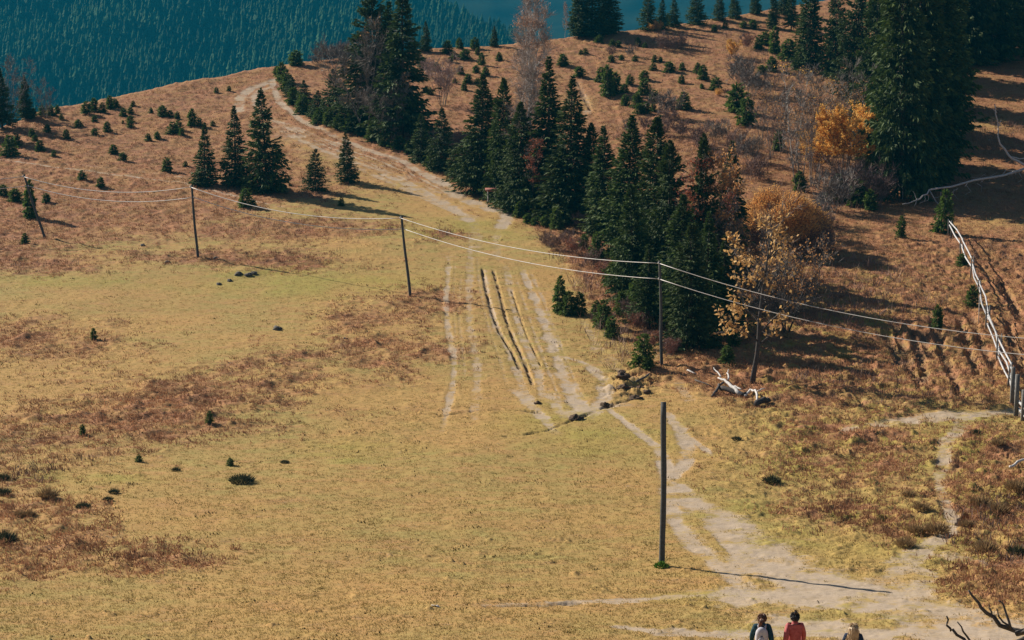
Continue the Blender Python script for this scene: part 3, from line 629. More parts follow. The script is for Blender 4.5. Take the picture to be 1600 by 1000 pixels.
young([(912, 390, 20, 18), (932, 410, 42, 26), (960, 452, 48, 30), (978, 440, 38, 26)], 'along the left flank of the diagonal grove')
young([(874, 488, 60, 26), (888, 492, 38, 28), (905, 492, 34, 24)], 'in the dark clump right of the wheel tracks')
young([(942, 512, 44, 30), (956, 528, 34, 26), (972, 496, 40, 24), (990, 490, 46, 28), (932, 490, 22)], 'between the wheel tracks and the lower grove')
young([(1004, 576, 56, 36), (1012, 580, 22, 18)], 'beside the pole next to the grove')
young([(1408, 370, 32, 16), (1474, 362, 68, 22), (1520, 476, 34, 22), (1503, 412, 18), (1465, 508, 34, 20)], 'along the rail fence')
young([(1250, 300, 30, 26), (1216, 236, 30, 20), (1310, 316, 44, 40), (1340, 322, 40, 34), (1360, 328, 30, 26)], 'below the yellow tree and the dark clump')
young([(147, 532, 18, 10), (129, 681, 16, 12), (327, 663, 20, 12), (217, 723, 12), (360, 728, 12)], 'dotted over the left field')
young([(1136, 568, 30, 24), (1146, 540, 34, 22), (1130, 505, 30, 22)], 'under the oak at the grove edge')

# ------------------------------------------------------------------ broadleaved trees and bushes
M_bgrey = plain('pale_birch_twigs', (.24, .19, .17), (.46, .38, .33), 5, .9)
B_birch = make_broadleaf(14, 1.9, 31, 1, .78, 30, 9, 26, .6, .022, 3500, .12, .86, 1.1, .09, M_birch, M_bgrey, M_pink, clear=.35)
broadleaf(B_birch, 838, 322, 'right one of the two thin white birches with bare crown above the grove', 'birch tree', 'birch_tree', 'birches in the grove', H0=14, yt=2)
B_birch2 = make_broadleaf(14, 1.4, 32, 1, .8, 26, 7, 20, .6, .024, 1500, .12, .8, 1.1, .08, M_birch, M_bgrey, M_pink, clear=.3)
broadleaf(B_birch2, 811, 326, 'left one of the two thin white birches with bare crown above the grove', 'birch tree', 'birch_tree', 'birches in the grove', H0=14, yt=22)
broadleaf(B_birch2, 882, 66, 'pale bare tree on the ridge left of the dense spruce clump', 'bare tree', 'bare_tree', H0=14, yt=10, scale=1.05)
B_gray = make_broadleaf(9, 1.9, 33, 3, .72, 13, 8, 20, .6, .028, 900, .12, .8, 1.1, .11, M_grey, M_grey, M_orange, clear=.15)
broadleaf(B_gray, 572, 212, 'bare grey-purple tree leaning beside the tall spruce pair', 'bare tree', 'bare_tree', H0=9, yt=22)
broadleaf(B_gray, 612, 228, 'bare grey tree with a few leaves before the tall spruce pair', 'bare tree', 'bare_tree', H0=9, yt=110)
B_gray2 = make_broadleaf(7, 1.5, 34, 4, .74, 9, 6, 13, .5, .026, 0, bark=M_grey, twig=M_grey, clear=.15)
broadleaf(B_gray2, 72, 186, 'wispy bare tree at the far left of the ridge', 'bare tree', 'bare_tree', H0=7, yt=128)
broadleaf(B_gray2, 14, 196, 'wispy bare tree among the dark spruces at the left edge', 'bare tree', 'bare_tree', H0=7, yt=95)
B_vase = make_broadleaf(4.5, 1.1, 35, 9, .62, 6, 6, 12, .38, .024, 0, bark=M_grey, twig=plain('pale_twigs', (.3, .2, .17), (.46, .34, .3), 5, .9), clear=.3, trunk_r=.07)
broadleaf(B_vase, 692, 166, 'pale vase-shaped bare bush on the open upper slope', 'bare bush', 'bare_bush', H0=4.5, yt=92)
broadleaf(B_vase, 668, 122, 'small grey bare bush behind the pale vase-shaped one', 'bare bush', 'bare_bush', H0=4.5, yt=90)
B_thin = make_broadleaf(7.5, .9, 36, 3, .85, 12, 6, 11, .45, .022, 500, .1, .75, 1.1, .07, M_grey, M_purple, M_gold, clear=.2)
B_thin2 = make_broadleaf(7.5, .8, 37, 2, .88, 13, 6, 11, .45, .022, 1000, .11, .82, 1.1, .06, M_birch, M_grey, M_gold, clear=.25)
B_thin3 = make_broadleaf(7.5, 1.0, 38, 3, .83, 12, 6, 12, .45, .024, 900, .11, .55, .85, .06, M_grey, M_grey, M_orange, clear=.2)
saps = [(1242, 262, 88, 1), (1222, 240, 120, 0), (1262, 250, 110, 0), (1284, 246, 110, 2), (1300, 240, 112, 1), (1204, 250, 150, 0), (1322, 262, 100, 2), (1248, 300, 130, 2), (1268, 290, 150, 0), (1190, 225, 120, 2)]
for i, (x, yb, yt, k) in enumerate(sorted(saps)):
    lab = ('leftmost' if i == 0 else 'rightmost' if i == len(saps) - 1 else ORD[i] + ' from left') + ' of ten thin bare saplings beside the great dark spruces'
    broadleaf((B_thin, B_thin2, B_thin3)[k], x, yb, lab, 'bare sapling', 'bare_sapling', 'thin saplings by the great spruces', H0=7.5, yt=yt)
B_yel = make_broadleaf(6, 2.1, 41, 5, .66, 10, 7, 12, .4, .02, 34000, .13, .45, 1.1, .08, M_grey, M_purple, M_gold, clear=.12)
broadleaf(B_yel, 1318, 298, 'tree full of golden yellow leaves in front of the great dark spruce', 'autumn tree', 'yellow_leaved_tree', H0=6, yt=170, rz=.4)
B_yel2 = make_broadleaf(4, 1.1, 42, 6, .66, 8, 6, 12, .35, .02, 14000, .095, .2, 1.1, .06, M_grey, M_purple, M_gold, clear=.12)
broadleaf(B_yel2, 1272, 268, 'smaller bright yellow bush left of the golden leaved tree', 'autumn bush', 'yellow_leaved_bush', H0=4, yt=196)
broadleaf(B_yel2, 1146, 92, 'small golden bush on the upper right slope below the ridge', 'autumn bush', 'yellow_leaved_bush', H0=4, yt=64)
B_low = make_broadleaf(1.6, .8, 43, 12, .45, 5, 5, 10, .25, .02, 7000, .08, .2, 1.1, .03, M_grey, M_orange, M_gold, clear=.2)
broadleaf(B_low, 1024, 50, 'low orange bush at the ridge under the pointed spruces', 'autumn bush', 'orange_bush', H0=1.6, yt=38, scale=1.2)
broadleaf(B_low, 1124, 148, 'tiny yellow bush in the middle of the upper slope', 'autumn bush', 'orange_bush', H0=1.6, yt=138)
# dome of golden twigs
def dome_bush():
    r = np.random.default_rng(51); n = 42; b = MB(); Rr, Hh = 2.7, 3.7
    n1 = 26000; az = r.random(n1) * 6.283; ph = np.arccos(1 - r.random(n1) * .98); rho = .35 + .65 * r.random(n1) ** .5
    D = np.stack([np.cos(az) * np.sin(ph) * Rr, np.sin(az) * np.sin(ph) * Rr, np.cos(ph) * Hh], -1)
    lump = 1 + .12 * np.sin(az * 3 + 1) + .10 * np.sin(ph * 6 + az * 2)
    Pp = D * (rho * lump)[:, None]; Pp[:, 2] = np.abs(Pp[:, 2]) + .1
    dd = D / np.linalg.norm(D, axis=1)[:, None] + r.normal(size=(n1, 3)) * .3 + np.array([0, 0, .5])
    V, F = sprays(Pp, dd, .30 + .35 * r.random(n1), np.full(n1, .024), r)
    tw = mesh_np('twigs', V, F, [M_purple], tone=np.repeat(r.random(n1), 4))
    m = (Pp[:, 2] / Hh > .42 + .2 * (r.random(n1) - .5) + .1 * np.sin(Pp[:, 0] * 2)) & (rho > .62)
    Q_ = np.repeat(Pp[m] * 1.04, 5, 0) + r.normal(size=(m.sum() * 5, 3)) * .14; d2 = r.normal(size=Q_.shape) + np.array([0, 0, .6])
    V, F = sprays(Q_, d2, .10 + .08 * r.random(len(Q_)), np.full(len(Q_), .05), r)
    lf = mesh_np('foliage', V, F, [plain('golden_larch_twigs', (.72, .36, .10), (.90, .54, .19), 3, .8, .2, .4)], tone=np.repeat(r.random(len(Q_)), 4))
    for i in range(n):
        a = r.random() * 6.28; p = math.acos(1 - r.random() * .85); e = np.array([math.cos(a) * math.sin(p) * Rr, math.sin(a) * math.sin(p) * Rr, math.cos(p) * Hh]) * .85
        b.tube([[0, 0, -.1], e * [.3, .3, .5], e * [.65, .65, .8], e], [.045, .03, .02, .01], 4, caps=False)
    return b.mesh('trunk', M_grey, smooth=True), tw, lf
broadleaf(dome_bush(), 1222, 392, 'big rounded golden brown bush on the right slope beside the grove', 'autumn bush', 'golden_bush', H0=3.9, yt=308).scale.x *= 1.38
# the oak by the white deadwood
def oak_leaves(P_, r): return (P_[:, 0] < 1.0 + r.normal(size=len(P_)) * .8) | (r.random(len(P_)) < .25)
B_oak = make_broadleaf(6.6, 1.9, 61, 1, .5, 14, 6, 11, .48, .018, 1700, .17, .18, 1.1, .125, M_deadbark, plain('oak_twigs', (.11, .09, .08), (.30, .26, .23), 5, .9), plain('oak_leaves', (.42, .23, .08), (.72, .46, .18), 3, .7, .2, .35), clear=.22, leaf_fn=oak_leaves)
broadleaf(B_oak, 1175, 594, 'dark-trunked oak with sparse brown-orange leaves standing over the white deadwood', 'oak tree', 'oak_tree', H0=6.4, yt=362, rz=.2)
B_oak2 = make_broadleaf(5.5, 1.6, 62, 3, .68, 10, 7, 12, .5, .024, 1600, .13, .4, 1.1, .08, M_deadbark, M_grey, M_orange, clear=.2)
broadleaf(B_oak2, 1228, 520, 'bare grey tree with upcurved twigs right of the oak', 'bare tree', 'bare_tree', H0=5.5, yt=372)
broadleaf(B_oak2, 1148, 470, 'grey tree with few brown leaves behind the oak', 'bare tree', 'bare_tree', H0=5.5, yt=330)
B_rus = make_broadleaf(6, 1.1, 63, 2, .8, 12, 6, 12, .4, .02, 2400, .12, .5, 1.1, .06, M_bark, M_grey, M_red, clear=.3)
broadleaf(B_rus, 1074, 470, 'thin tree with russet leaves among the lower grove spruces', 'autumn tree', 'russet_leaved_tree', H0=6, yt=268)
B_org = make_broadleaf(6, 1.0, 64, 2, .8, 12, 6, 12, .4, .02, 2400, .13, .6, 1.1, .06, M_bark, M_grey, M_orange, clear=.3)
broadleaf(B_org, 1094, 470, 'thin tree with orange leaves among the lower grove spruces', 'autumn tree', 'orange_leaved_tree', H0=6, yt=250)
broadleaf(B_rus, 834, 338, 'thin tree with dark red leaves in front of the birches', 'autumn tree', 'russet_leaved_tree', H0=6, yt=226)
B_shr = make_broadleaf(1.5, .55, 71, 9, .55, 4, 5, 11, .28, .018, 0, bark=M_purple, twig=M_purple, clear=.2, trunk_r=.03)
B_shr2 = make_broadleaf(1.7, .6, 72, 8, .6, 4, 5, 11, .3, .018, 1500, .07, .3, 1.1, .03, M_purple, M_purple, M_red, clear=.2)
B_shr3 = make_broadleaf(1.6, .6, 73, 9, .6, 4, 5, 12, .3, .02, 0, bark=M_grey, twig=M_grey, clear=.2, trunk_r=.03)
def shrubs(items, where, group='bare twiggy shrubs'):
    items = sorted(items); n = len(items)
    for i, (x, yb, h, k) in enumerate(items):
        what = 'bare twiggy shrub'
        lab = f'{what} {where}' if n == 1 else ((('leftmost of' if i == 0 else 'rightmost of' if i == n - 1 else ORD[i] + ' from left of') + f' {NUM[n]} {what}s {where}'))
        lib = (B_shr, B_shr2, B_shr3)[k]
        broadleaf(lib, x, yb, lab, 'shrub', 'bare_shrub', group, H0=(1.5, 1.7, 1.6)[k], yt=yb - h)
shrubs([(1062, 215, 24, 0), (1090, 232, 30, 0), (1120, 226, 34, 2), (1150, 240, 34, 0), (1172, 256, 38, 2), (1104, 252, 30, 0), (1138, 268, 34, 0), (1180, 282, 36, 0)], 'on the slope above the lower grove')
shrubs([(1010, 206, 20, 0), (985, 212, 22, 2), (1034, 214, 24, 0), (1042, 186, 40, 2), (1048, 200, 26, 0)], 'in the open above the middle grove')
shrubs([(1040, 80, 26, 0), (1062, 78, 22, 0), (985, 90, 14, 2), (1165, 78, 22, 1), (955, 88, 14, 0), (820, 100, 20, 2), (1158, 128, 40, 2), (1172, 150, 44, 2)], 'high on the slope under the ridge')
shrubs([(722, 240, 30, 1), (710, 250, 22, 1), (566, 200, 24, 1)], 'with reddish twigs beside the sunlit spruces')
shrubs([(500, 96, 18, 2), (514, 96, 22, 0), (528, 98, 26, 2), (540, 98, 30, 0), (492, 104, 14, 2)], 'on the crest left of the tall pair')
shrubs([(850, 385, 20, 0), (866, 392, 24, 0), (884, 386, 22, 0), (898, 400, 26, 1), (905, 356, 22, 0), (925, 420, 26, 0), (945, 436, 26, 1)], 'fringing the middle of the grove')
shrubs([(1276, 352, 46, 2), (1262, 362, 36, 0), (1290, 372, 40, 0), (1300, 330, 60, 2), (1328, 318, 56, 0), (1366, 320, 60, 0)], 'between the golden bush and the great spruces')
shrubs([(984, 500, 28, 0), (1000, 520, 28, 1), (1020, 545, 26, 1), (1044, 560, 26, 1), (1052, 548, 22, 0)], 'around the pole next to the grove')
shrubs([(1210, 470, 50, 2), (1240, 490, 46, 2), (1255, 470, 40, 0), (1230, 445, 40, 2), (1200, 495, 40, 2)], 'behind the oak')

# ------------------------------------------------------------------ poles and cables
def pole(xb, yb, xt, yt, r0, label, r1=None, knots=True):
    b0 = gpos(xb, yb); D = (b0.y * cp - (b0.z - CZ) * sp)
    top = Vector(Wp(xt, yt, D)); h = top - b0
    o = thing('wooden_pole', label, 'pole', b0, 0, 'poles of the cable line')
    m = MB(); t = np.linspace(-.06, 1, 12); P_ = np.array([[h.x * q + .015 * math.sin(q * 7 + xb), h.y * q + .012 * math.cos(q * 5), h.z * q] for q in t])
    m.tube(P_, np.linspace(r0, (r1 or r0 * .75), 12) * (1 + .04 * np.sin(np.arange(12) * 2.1)), 12); link('shaft', m.mesh('shaft', M_pole, True), o)
    return o, b0, h
M_ins = plain('insulator_ceramic', (.5, .48, .44), (.7, .68, .64), 4, .3, .5, tonal=False)
def attach(o, h, dt, side=.07):
    """a small bracket with an insulator; returns the cable point"""
    q = 1 - dt / h.length; p = h * q; m = MB()
    m.tube([p, p + Vector((-side, -.05, 0))], .012, 6); link('bracket', m.mesh('bracket', M_deadbark), o)
    m = MB(); c = p + Vector((-side, -.05, 0))
    m.tube([c + Vector((0, 0, -.05)), c + Vector((0, 0, -.02)), c + Vector((0, 0, .02)), c + Vector((0, 0, .06))], [.02, .038, .03, .018], 10)
    link('insulator', m.mesh('insulator', M_ins, True), o)
    return o.location + c
pl = []
for (a, lab) in (((-250, 380, -262, 262, .09), 'wooden pole outside the left edge'),
                 ((70, 369, 37, 273, .09), 'dark wooden pole leaning hard to the left near the left edge'),
                 ((309, 405, 299, 289, .085), 'slim dark pole left of the scrub strip, second from the left edge'),
                 ((641, 462, 627, 337, .085), 'slightly leaning dark pole left of the wheel tracks'),
                 ((1034, 572, 1031, 407, .08), 'thin pole standing against the dark grove'),
                 ((2050, 730, 2050, 528, .09), 'wooden pole outside the right edge')):
    o, b0, h = pole(*a[:5], lab); c1 = attach(o, h, .12); c2 = attach(o, h, .12 + (.75 if a[0] > 1000 else .62), -.07 if a[0] < 1000 else .07)
    pl.append((o, c1, c2))
o, b0, h = pole(1035, 880, 1037.5, 628, .092, 'tall dark flat-topped pole in the foreground beside the footpath', .088)
def cable(p, q, sag, label, rad=.02):
    t = np.linspace(0, 1, 26); P_ = np.array([[p.x + (q.x - p.x) * s, p.y + (q.y - p.y) * s, p.z + (q.z - p.z) * s - 4 * sag * s * (1 - s)] for s in t])
    m = MB(); m.tube(P_, rad, 6); o = link('overhead_cable', m.mesh('overhead_cable', M_cable, True)); tag(o, label, 'cable', 'pale cables strung between the poles')
nm = ['left edge and the leaning pole', 'leaning pole and the second pole', 'second pole and the wheel-track pole', 'wheel-track pole and the grove pole', 'grove pole and the right edge']
for i, (s, n_) in enumerate(zip((.5, .62, .66, .52, 1.4), nm)):
    cable(pl[i][1], pl[i + 1][1], s, 'upper pale cable sagging between the ' + n_, .023 if i < 3 else .0165)
    cable(pl[i][2], pl[i + 1][2], s * .95, 'lower pale cable sagging between the ' + n_, .023 if i < 3 else .0165)

# ------------------------------------------------------------------ rail fence at the right
M_rail = plain('silver_rail_wood', (.26, .255, .25), (.52, .505, .49), 6, .8)
M_post = plain('grey_post_wood', (.10, .095, .085), (.22, .205, .185), 9, .9)
def lift(x, y, hgt): p = gpos(x, y); return p + Vector((0, 0, hgt))
FP = [(1484, 368), (1503, 398), (1519, 432), (1530, 470), (1543, 514), (1560, 560), (1578, 606), (1586, 628)]
fo = thing('rail_fence', 'weathered silver rail fence with grey posts running down the right slope', 'fence', gpos(*FP[0]))
def fpart(name, m, mat, par=None): o = link(name, m.mesh(name, mat, True), par or fo); o.location = -fo.location if par is None else (0, 0, 0); return o
rf = random.Random(3)
for i, (x, y) in enumerate(FP):
    for dx in (-.09, .09):
        g = gpos(x, y); tl = Vector((rf.uniform(-.05, .05), rf.uniform(-.05, .05), 1.1 + rf.uniform(-.08, .2)))
        m = MB(); m.tube([g + Vector((dx, 0, -.2)), g + Vector((dx, 0, 0)) + tl * .5, g + Vector((dx, 0, 0)) + tl], [.045, .042, .035], 8); fpart('post', m, M_post)
for i in range(len(FP) - 1):
    for k, (ha, hb) in enumerate(((.92, .98), (.55, .62), (.25, .3))):
        if k == 2 and i not in (4, 5, 6): continue
        a = lift(*FP[i], ha + rf.uniform(-.16, .14)); b_ = lift(*FP[i + 1], hb + rf.uniform(-.16, .14)); d = (b_ - a).normalized()
        mid_ = (a + b_) / 2 + Vector((rf.uniform(-.12, .12), 0, rf.uniform(-.1, .06)))
        m = MB(); m.tube([a - d * .35, a, mid_, b_, b_ + d * .35], [.03, .04, .045, .038, .03], 8, tone=rf.uniform(.3, .9)); fpart('rail', m, M_rail)
g = gpos(1529, 505)
m = MB(); m.tube([g, g + Vector((.02, .1, 1.5))], [.03, .02], 6); tag(link('leaning_stick', m.mesh('leaning_stick', M_white)), 'pale upright stick leaning against the middle of the rail fence', 'stick')
# gateway posts
for x, yb, yt, lab in ((1581, 632, 572, 'grey fence gateway post, leftmost of the three stout posts'), (1587.5, 650, 583, 'grey fence gateway post, tallest middle one of the three'), (1598, 660, 612, 'short stout gateway post at the right edge')):
    g = gpos(x, yb); hh = (yb - yt) / pxm(yb); m = MB()
    m.box((g.x, g.y, g.z + hh / 2 - .1), (.16, .14, hh + .2)); mm = m.mesh('fence_post', M_post)
    tag(link('fence_post', mm), lab, 'post', 'stout gateway posts')
a, b_ = lift(1590, 648, .65), lift(1625, 690, .7)
for dz_, w_ in ((0, 'upper'), (-.32, 'lower')):
    m = MB(); m.tube([a + Vector((0, 0, dz_)), (a + b_) / 2 + Vector((0, 0, dz_ - .03)), b_ + Vector((0, 0, dz_))], .055, 8)
    tag(link('fence_rail', m.mesh('fence_rail', M_rail, True)), w_ + ' silver rail leaving the frame right of the gateway posts', 'rail')

# ------------------------------------------------------------------ little roofed notice stand by the track
g1, g2 = gpos(762.5, 321), gpos(773.5, 319)
so = thing('notice_stand', 'small stand of two grey posts under a red-brown plank roof beside the track', 'notice stand', (g1 + g2) / 2)
M_redw = plain('red_brown_planks', (.20, .065, .05), (.32, .12, .085), 9, .8)
for g in (g1, g2):
    m = MB(); p = g - so.location; m.tube([p - Vector((0, 0, .1)), p + Vector((0, 0, 1.12))], .04, 8); link('post', m.mesh('post', M_bleach, True), so)
m = MB(); top = 1.12; w2 = abs(g2.x - g1.x) / 2 + .2
for s in (-1, 1):
    Mr = Matrix.Rotation(R(32 * s), 3, 'X'); m.box((0, -.13 * s * -1 if False else .14 * s * -1, top + .06), (w2 * 2, .34, .035), Matrix.Rotation(R(24 * s), 3, 'X'))
link('roof', m.mesh('roof', M_redw), so)
m = MB(); m.box((0, 0, top - .06), (w2 * 1.7, .05, .14)); link('crossbeam', m.mesh('crossbeam', M_redw), so)

# ------------------------------------------------------------------ deadwood
def limb(m, pts, r0, r1, D0=None, k=8):
    """pts: (x, y_ground, height) -> tube"""
    P_ = [gpos(x, y) + Vector((0, 0, h)) for x, y, h in pts]
    Q_ = []
    for i in range(len(P_) - 1):
        for s in (0, .33, .66): Q_.append(P_[i].lerp(P_[i + 1], s))
    Q_.append(P_[-1]); n = len(Q_)
    Q_ = [q + Vector((rf.uniform(-1, 1), rf.uniform(-1, 1), rf.uniform(-1, 1))) * ((r0 * .45 + .02) if 0 < i < n - 1 else 0) for i, q in enumerate(Q_)]
    m.tube([tuple(q) for q in Q_], np.linspace(r0, r1, n), k, tone=rf.uniform(.3, .9))
m = MB()
limb(m, [(1122, 597, .30), (1132, 605, .28), (1143, 612, .3), (1156, 620, .16)], .035, .10)
limb(m, [(1138, 606, .35), (1136, 600, .55), (1138, 596, .65)], .045, .015)
limb(m, [(1126, 598, .3), (1118, 592, .45), (1115, 590, .5)], .04, .015)
limb(m, [(1148, 613, .3), (1158, 619, .35)], .05, .03)
tag(link('bleached_log', m.mesh('bleached_log', M_white, True)), 'white forked dead log lying left of the oak trunk', 'log')
m = MB(); limb(m, [(1113, 620, .05), (1122, 612, .25), (1130, 608, .35)], .07, .05); limb(m, [(1126, 612, .2), (1150, 617, .2), (1166, 620, .15)], .12, .10)
tag(link('dark_log', m.mesh('dark_log', M_deadbark, True)), 'dark shaded log under the white forked one', 'log')
m = MB(); limb(m, [(1164, 621, .1), (1172, 616, .22), (1180, 620, .22), (1183, 630, .05)], .05, .05); limb(m, [(1184, 616, .1), (1194, 614, .12)], .04, .03)
tag(link('bleached_branch', m.mesh('bleached_branch', M_white, True)), 'curved white dead branch at the foot of the oak', 'branch')
m = MB(); limb(m, [(1182, 636, .08), (1192, 632, .22), (1202, 630, .2)], .14, .12)
tag(link('dark_log', m.mesh('dark_log', M_deadbark, True)), 'thick dark stump log lying just below right of the oak', 'log')
m = MB(); limb(m, [(1074, 580, .06), (1088, 584, .06)], .045, .03); tag(link('bleached_branch', m.mesh('bleached_branch', M_white, True)), 'thin white stick on the grass left of the deadwood', 'branch')
m = MB(); limb(m, [(1086, 596, .04), (1112, 604, .05)], .035, .03); tag(link('dark_branch', m.mesh('dark_branch', M_deadbark, True)), 'thin dark stick lying left of the forked log', 'branch')
m = MB(); limb(m, [(995, 600, .12), (1014, 592, .16)], .06, .04); tag(link('grey_log', m.mesh('grey_log', M_pole, True)), 'short grey log on the churned earth left of the grove pole', 'log')
m = MB(); limb(m, [(1578, 732, .1), (1590, 728, .12), (1612, 720, .14)], .05, .05); tag(link('bleached_pole', m.mesh('bleached_pole', M_white, True)), 'white pole lying in the grass at the right edge', 'pole')
# fallen tree reaching in from the right
m = MB()
limb(m, [(1780, 300, .1), (1700, 302, .8), (1640, 312, 2.4), (1600, 318, 2.4), (1565, 322, 2.1), (1500, 326, 1.75), (1452, 328, 1.35), (1436, 330, .9), (1410, 332, .6)], .13, .03)
for q_ in range(16):
    t_ = rf.random(); x_ = 1430 + 190 * t_; h_ = .85 + 1.45 * t_ ** .8; sg = rf.choice((-1, 1))
    limb(m, [(x_, 330 - 12 * t_, h_), (x_ + rf.uniform(-9, 9), 330 - 12 * t_, h_ + sg * rf.uniform(.15, .35)), (x_ + rf.uniform(-16, 12), 330 - 12 * t_, h_ + sg * rf.uniform(.3, .7))], .022, .008, k=5)
limb(m, [(1510, 326, 1.8), (1506, 326, 1.55)], .035, .02); limb(m, [(1432, 330, .9), (1428, 331, .4)], .035, .02); limb(m, [(1564, 322, 2.1), (1570, 322, 2.6)], .04, .02); limb(m, [(1586, 320, 2.3), (1585, 320, 2.0)], .03, .02)
limb(m, [(1640, 312, 2.4), (1604, 316, 2.5), (1578, 318, 3.1), (1560, 318, 4.0), (1554, 318, 5.0), (1552, 318, 6.0), (1548, 318, 6.8)], .10, .03)
limb(m, [(1554, 318, 5.2), (1559, 318, 5.7)], .035, .02); limb(m, [(1552, 318, 6.2), (1545, 318, 6.5)], .03, .015)
limb(m, [(1452, 328, 1.35), (1462, 330, .75), (1474, 334, .4)], .04, .02); limb(m, [(1576, 318, 3.2), (1590, 316, 3.0), (1604, 314, 2.9)], .05, .03)
tag(link('fallen_tree', m.mesh('fallen_tree', M_bleach, True)), 'fallen bare tree whose pale bent branches reach in from the right edge', 'fallen tree')
m = MB()
limb(m, [(1402, 312, 2.1), (1404, 312, 2.2), (1409, 312, 1.5), (1410, 312, .1)], .02, .04)
tag(link('dead_sapling', m.mesh('dead_sapling', M_white, True)), 'thin white hooked dead stem under the great spruces', 'dead sapling')
# dead branch in the lower right corner
m = MB()
limb(m, [(1760, 1120, .1), (1690, 1100, .9), (1620, 1075, 1.45), (1585, 1065, 1.25)], .12, .07)
limb(m, [(1590, 1065, 1.3), (1560, 1062, 1.42), (1530, 1062, 1.9), (1508, 1062, 2.3)], .07, .025)
limb(m, [(1578, 1065, 1.35), (1555, 1063, 1.65), (1552, 1063, 1.85)], .03, .012); limb(m, [(1576, 1065, 1.35), (1563, 1063, 1.9), (1555, 1063, 2.05)], .035, .012)
limb(m, [(1560, 1064, 1.4), (1545, 1063, 1.7), (1541, 1062, 1.95)], .03, .012)
limb(m, [(1620, 1075, 1.4), (1560, 1072, 1.05), (1530, 1070, .9), (1510, 1068, 1.0), (1487, 1066, 1.35), (1477, 1066, 1.45), (1475, 1066, 1.72)], .06, .02)
limb(m, [(1530, 1070, .9), (1508, 1068, 1.2), (1492, 1067, 1.6)], .035, .015)
tag(link('dead_branch', m.mesh('dead_branch', M_deadbark, True)), 'dark forked dead branch sticking up in the lower right corner', 'branch')

# ------------------------------------------------------------------ stones, clods, tussocks
def lump(seed, sq=.6, mat=M_rock, name='stone'):
    r = np.random.default_rng(seed); nu, nv = 20, 13; th = np.arange(nu) / nu * 6.283; ph = np.linspace(0, math.pi, nv)
    P_ = np.stack([np.outer(np.sin(ph), np.cos(th)), np.outer(np.sin(ph), np.sin(th)), np.outer(np.cos(ph), np.ones(nu))], -1)
    rr = .85 + .75 * fbm(P_[..., 0] * 2.6 + seed * 3.1, P_[..., 1] * 2.6 + P_[..., 2] * 2.7, 1, 4, seed); P_ = np.round(P_ * rr[..., None] * 3.2) / 3.2 * .5 + P_ * rr[..., None] * .5
    P_[..., 2] *= sq; P_[..., 2] += sq * .45; V = P_.reshape(-1, 3); idx = np.arange(nu * nv).reshape(nv, nu); n2 = np.roll(idx, -1, 1)
    F = np.stack([idx[:-1], idx[1:], n2[1:], n2[:-1]], -1).reshape(-1, 4)
    return mesh_np(name, V, F, [mat], tone=np.full(len(V), .4))
STN = [lump(i, .6) for i in range(3)]; CLD = [lump(10 + i, .55, M_earth, 'earth_clod') for i in range(3)]
def place(lib, name, items, cat, group):
    for x, y, w, lab in items:
        o = link(name, rt.choice(lib), loc=gpos(x, y) - Vector((0, 0, .03))); s = w / pxm(y) / 2; o.scale = (s, s, s); o.rotation_euler = (0, 0, rt.random() * 6); tag(o, lab, cat, group)
place(STN, 'stone', [(262, 411, 9, 'square dark stone on the grass left of the second pole'), (338, 407, 10, 'flat grey stone at the left end of the scrub strip'), (373, 431, 12, 'flat pale stone in the middle of the stone row'),
                     (359, 438, 9, 'small stone just below the flat pale one'), (342, 443, 9, 'brownish stone at the left end of the stone row'), (388, 432, 12, 'jagged dark stone standing up in the row'), (397, 430, 11, 'dark stone at the right end of the stone row'),
                     (223, 383, 9, 'low grey stone above the field at left'), (1512, 408, 5, 'small white-grey stone beside the rail fence'), (434, 516, 16, 'dark hump of stone alone in the middle field'), (540, 530, 7, 'small dark stone right of the lone hump')], 'stone', 'stones on the field')
place(CLD, 'earth_clod', [(972, 582, 16, 'dark earth clod at the top of the churned patch'), (974, 596, 22, 'broad earth clod at the left of the churned patch'), (986, 604, 14, 'middle earth clod of the churned patch'), (973, 609, 18, 'lower left earth clod beside the path bend'),
                          (1000, 607, 18, 'earth clod right of the churned patch middle'), (1010, 613, 14, 'small clod at the right of the churned patch'), (993, 624, 24, 'long clod at the bottom of the churned patch'), (900, 657, 24, 'clod in the shadowed ditch below the path fork'),
                          (945, 634, 16, 'clod where the wheel tracks meet'), (840, 632, 12, 'small clod on the left wheel track')], 'earth clod', 'clods of churned earth')
def make_tussock(seed, n=420, h=.42, rr=.34, mat=None):
    r = np.random.default_rng(seed); a = r.random(n) * 6.28; q = r.random(n) ** .6 * rr
    b = np.stack([np.cos(a) * q, np.sin(a) * q, .12 * (1 - q / rr)], -1); d = np.stack([np.cos(a) * (.2 + q / rr), np.sin(a) * (.2 + q / rr), np.full(n, 1.0)], -1) + r.normal(size=(n, 3)) * .25
    V, F = sprays(b, d, h * (.5 + .6 * r.random(n)), np.full(n, .03), r); return mesh_np('grass_tussock', V, F, [mat or M_tuss], tone=np.repeat(r.random(n), 4))
TS = [make_tussock(1), make_tussock(2, h=.55), make_tussock(3, mat=M_tussdark), make_tussock(4, 520, .34, .42, M_tussdark)]
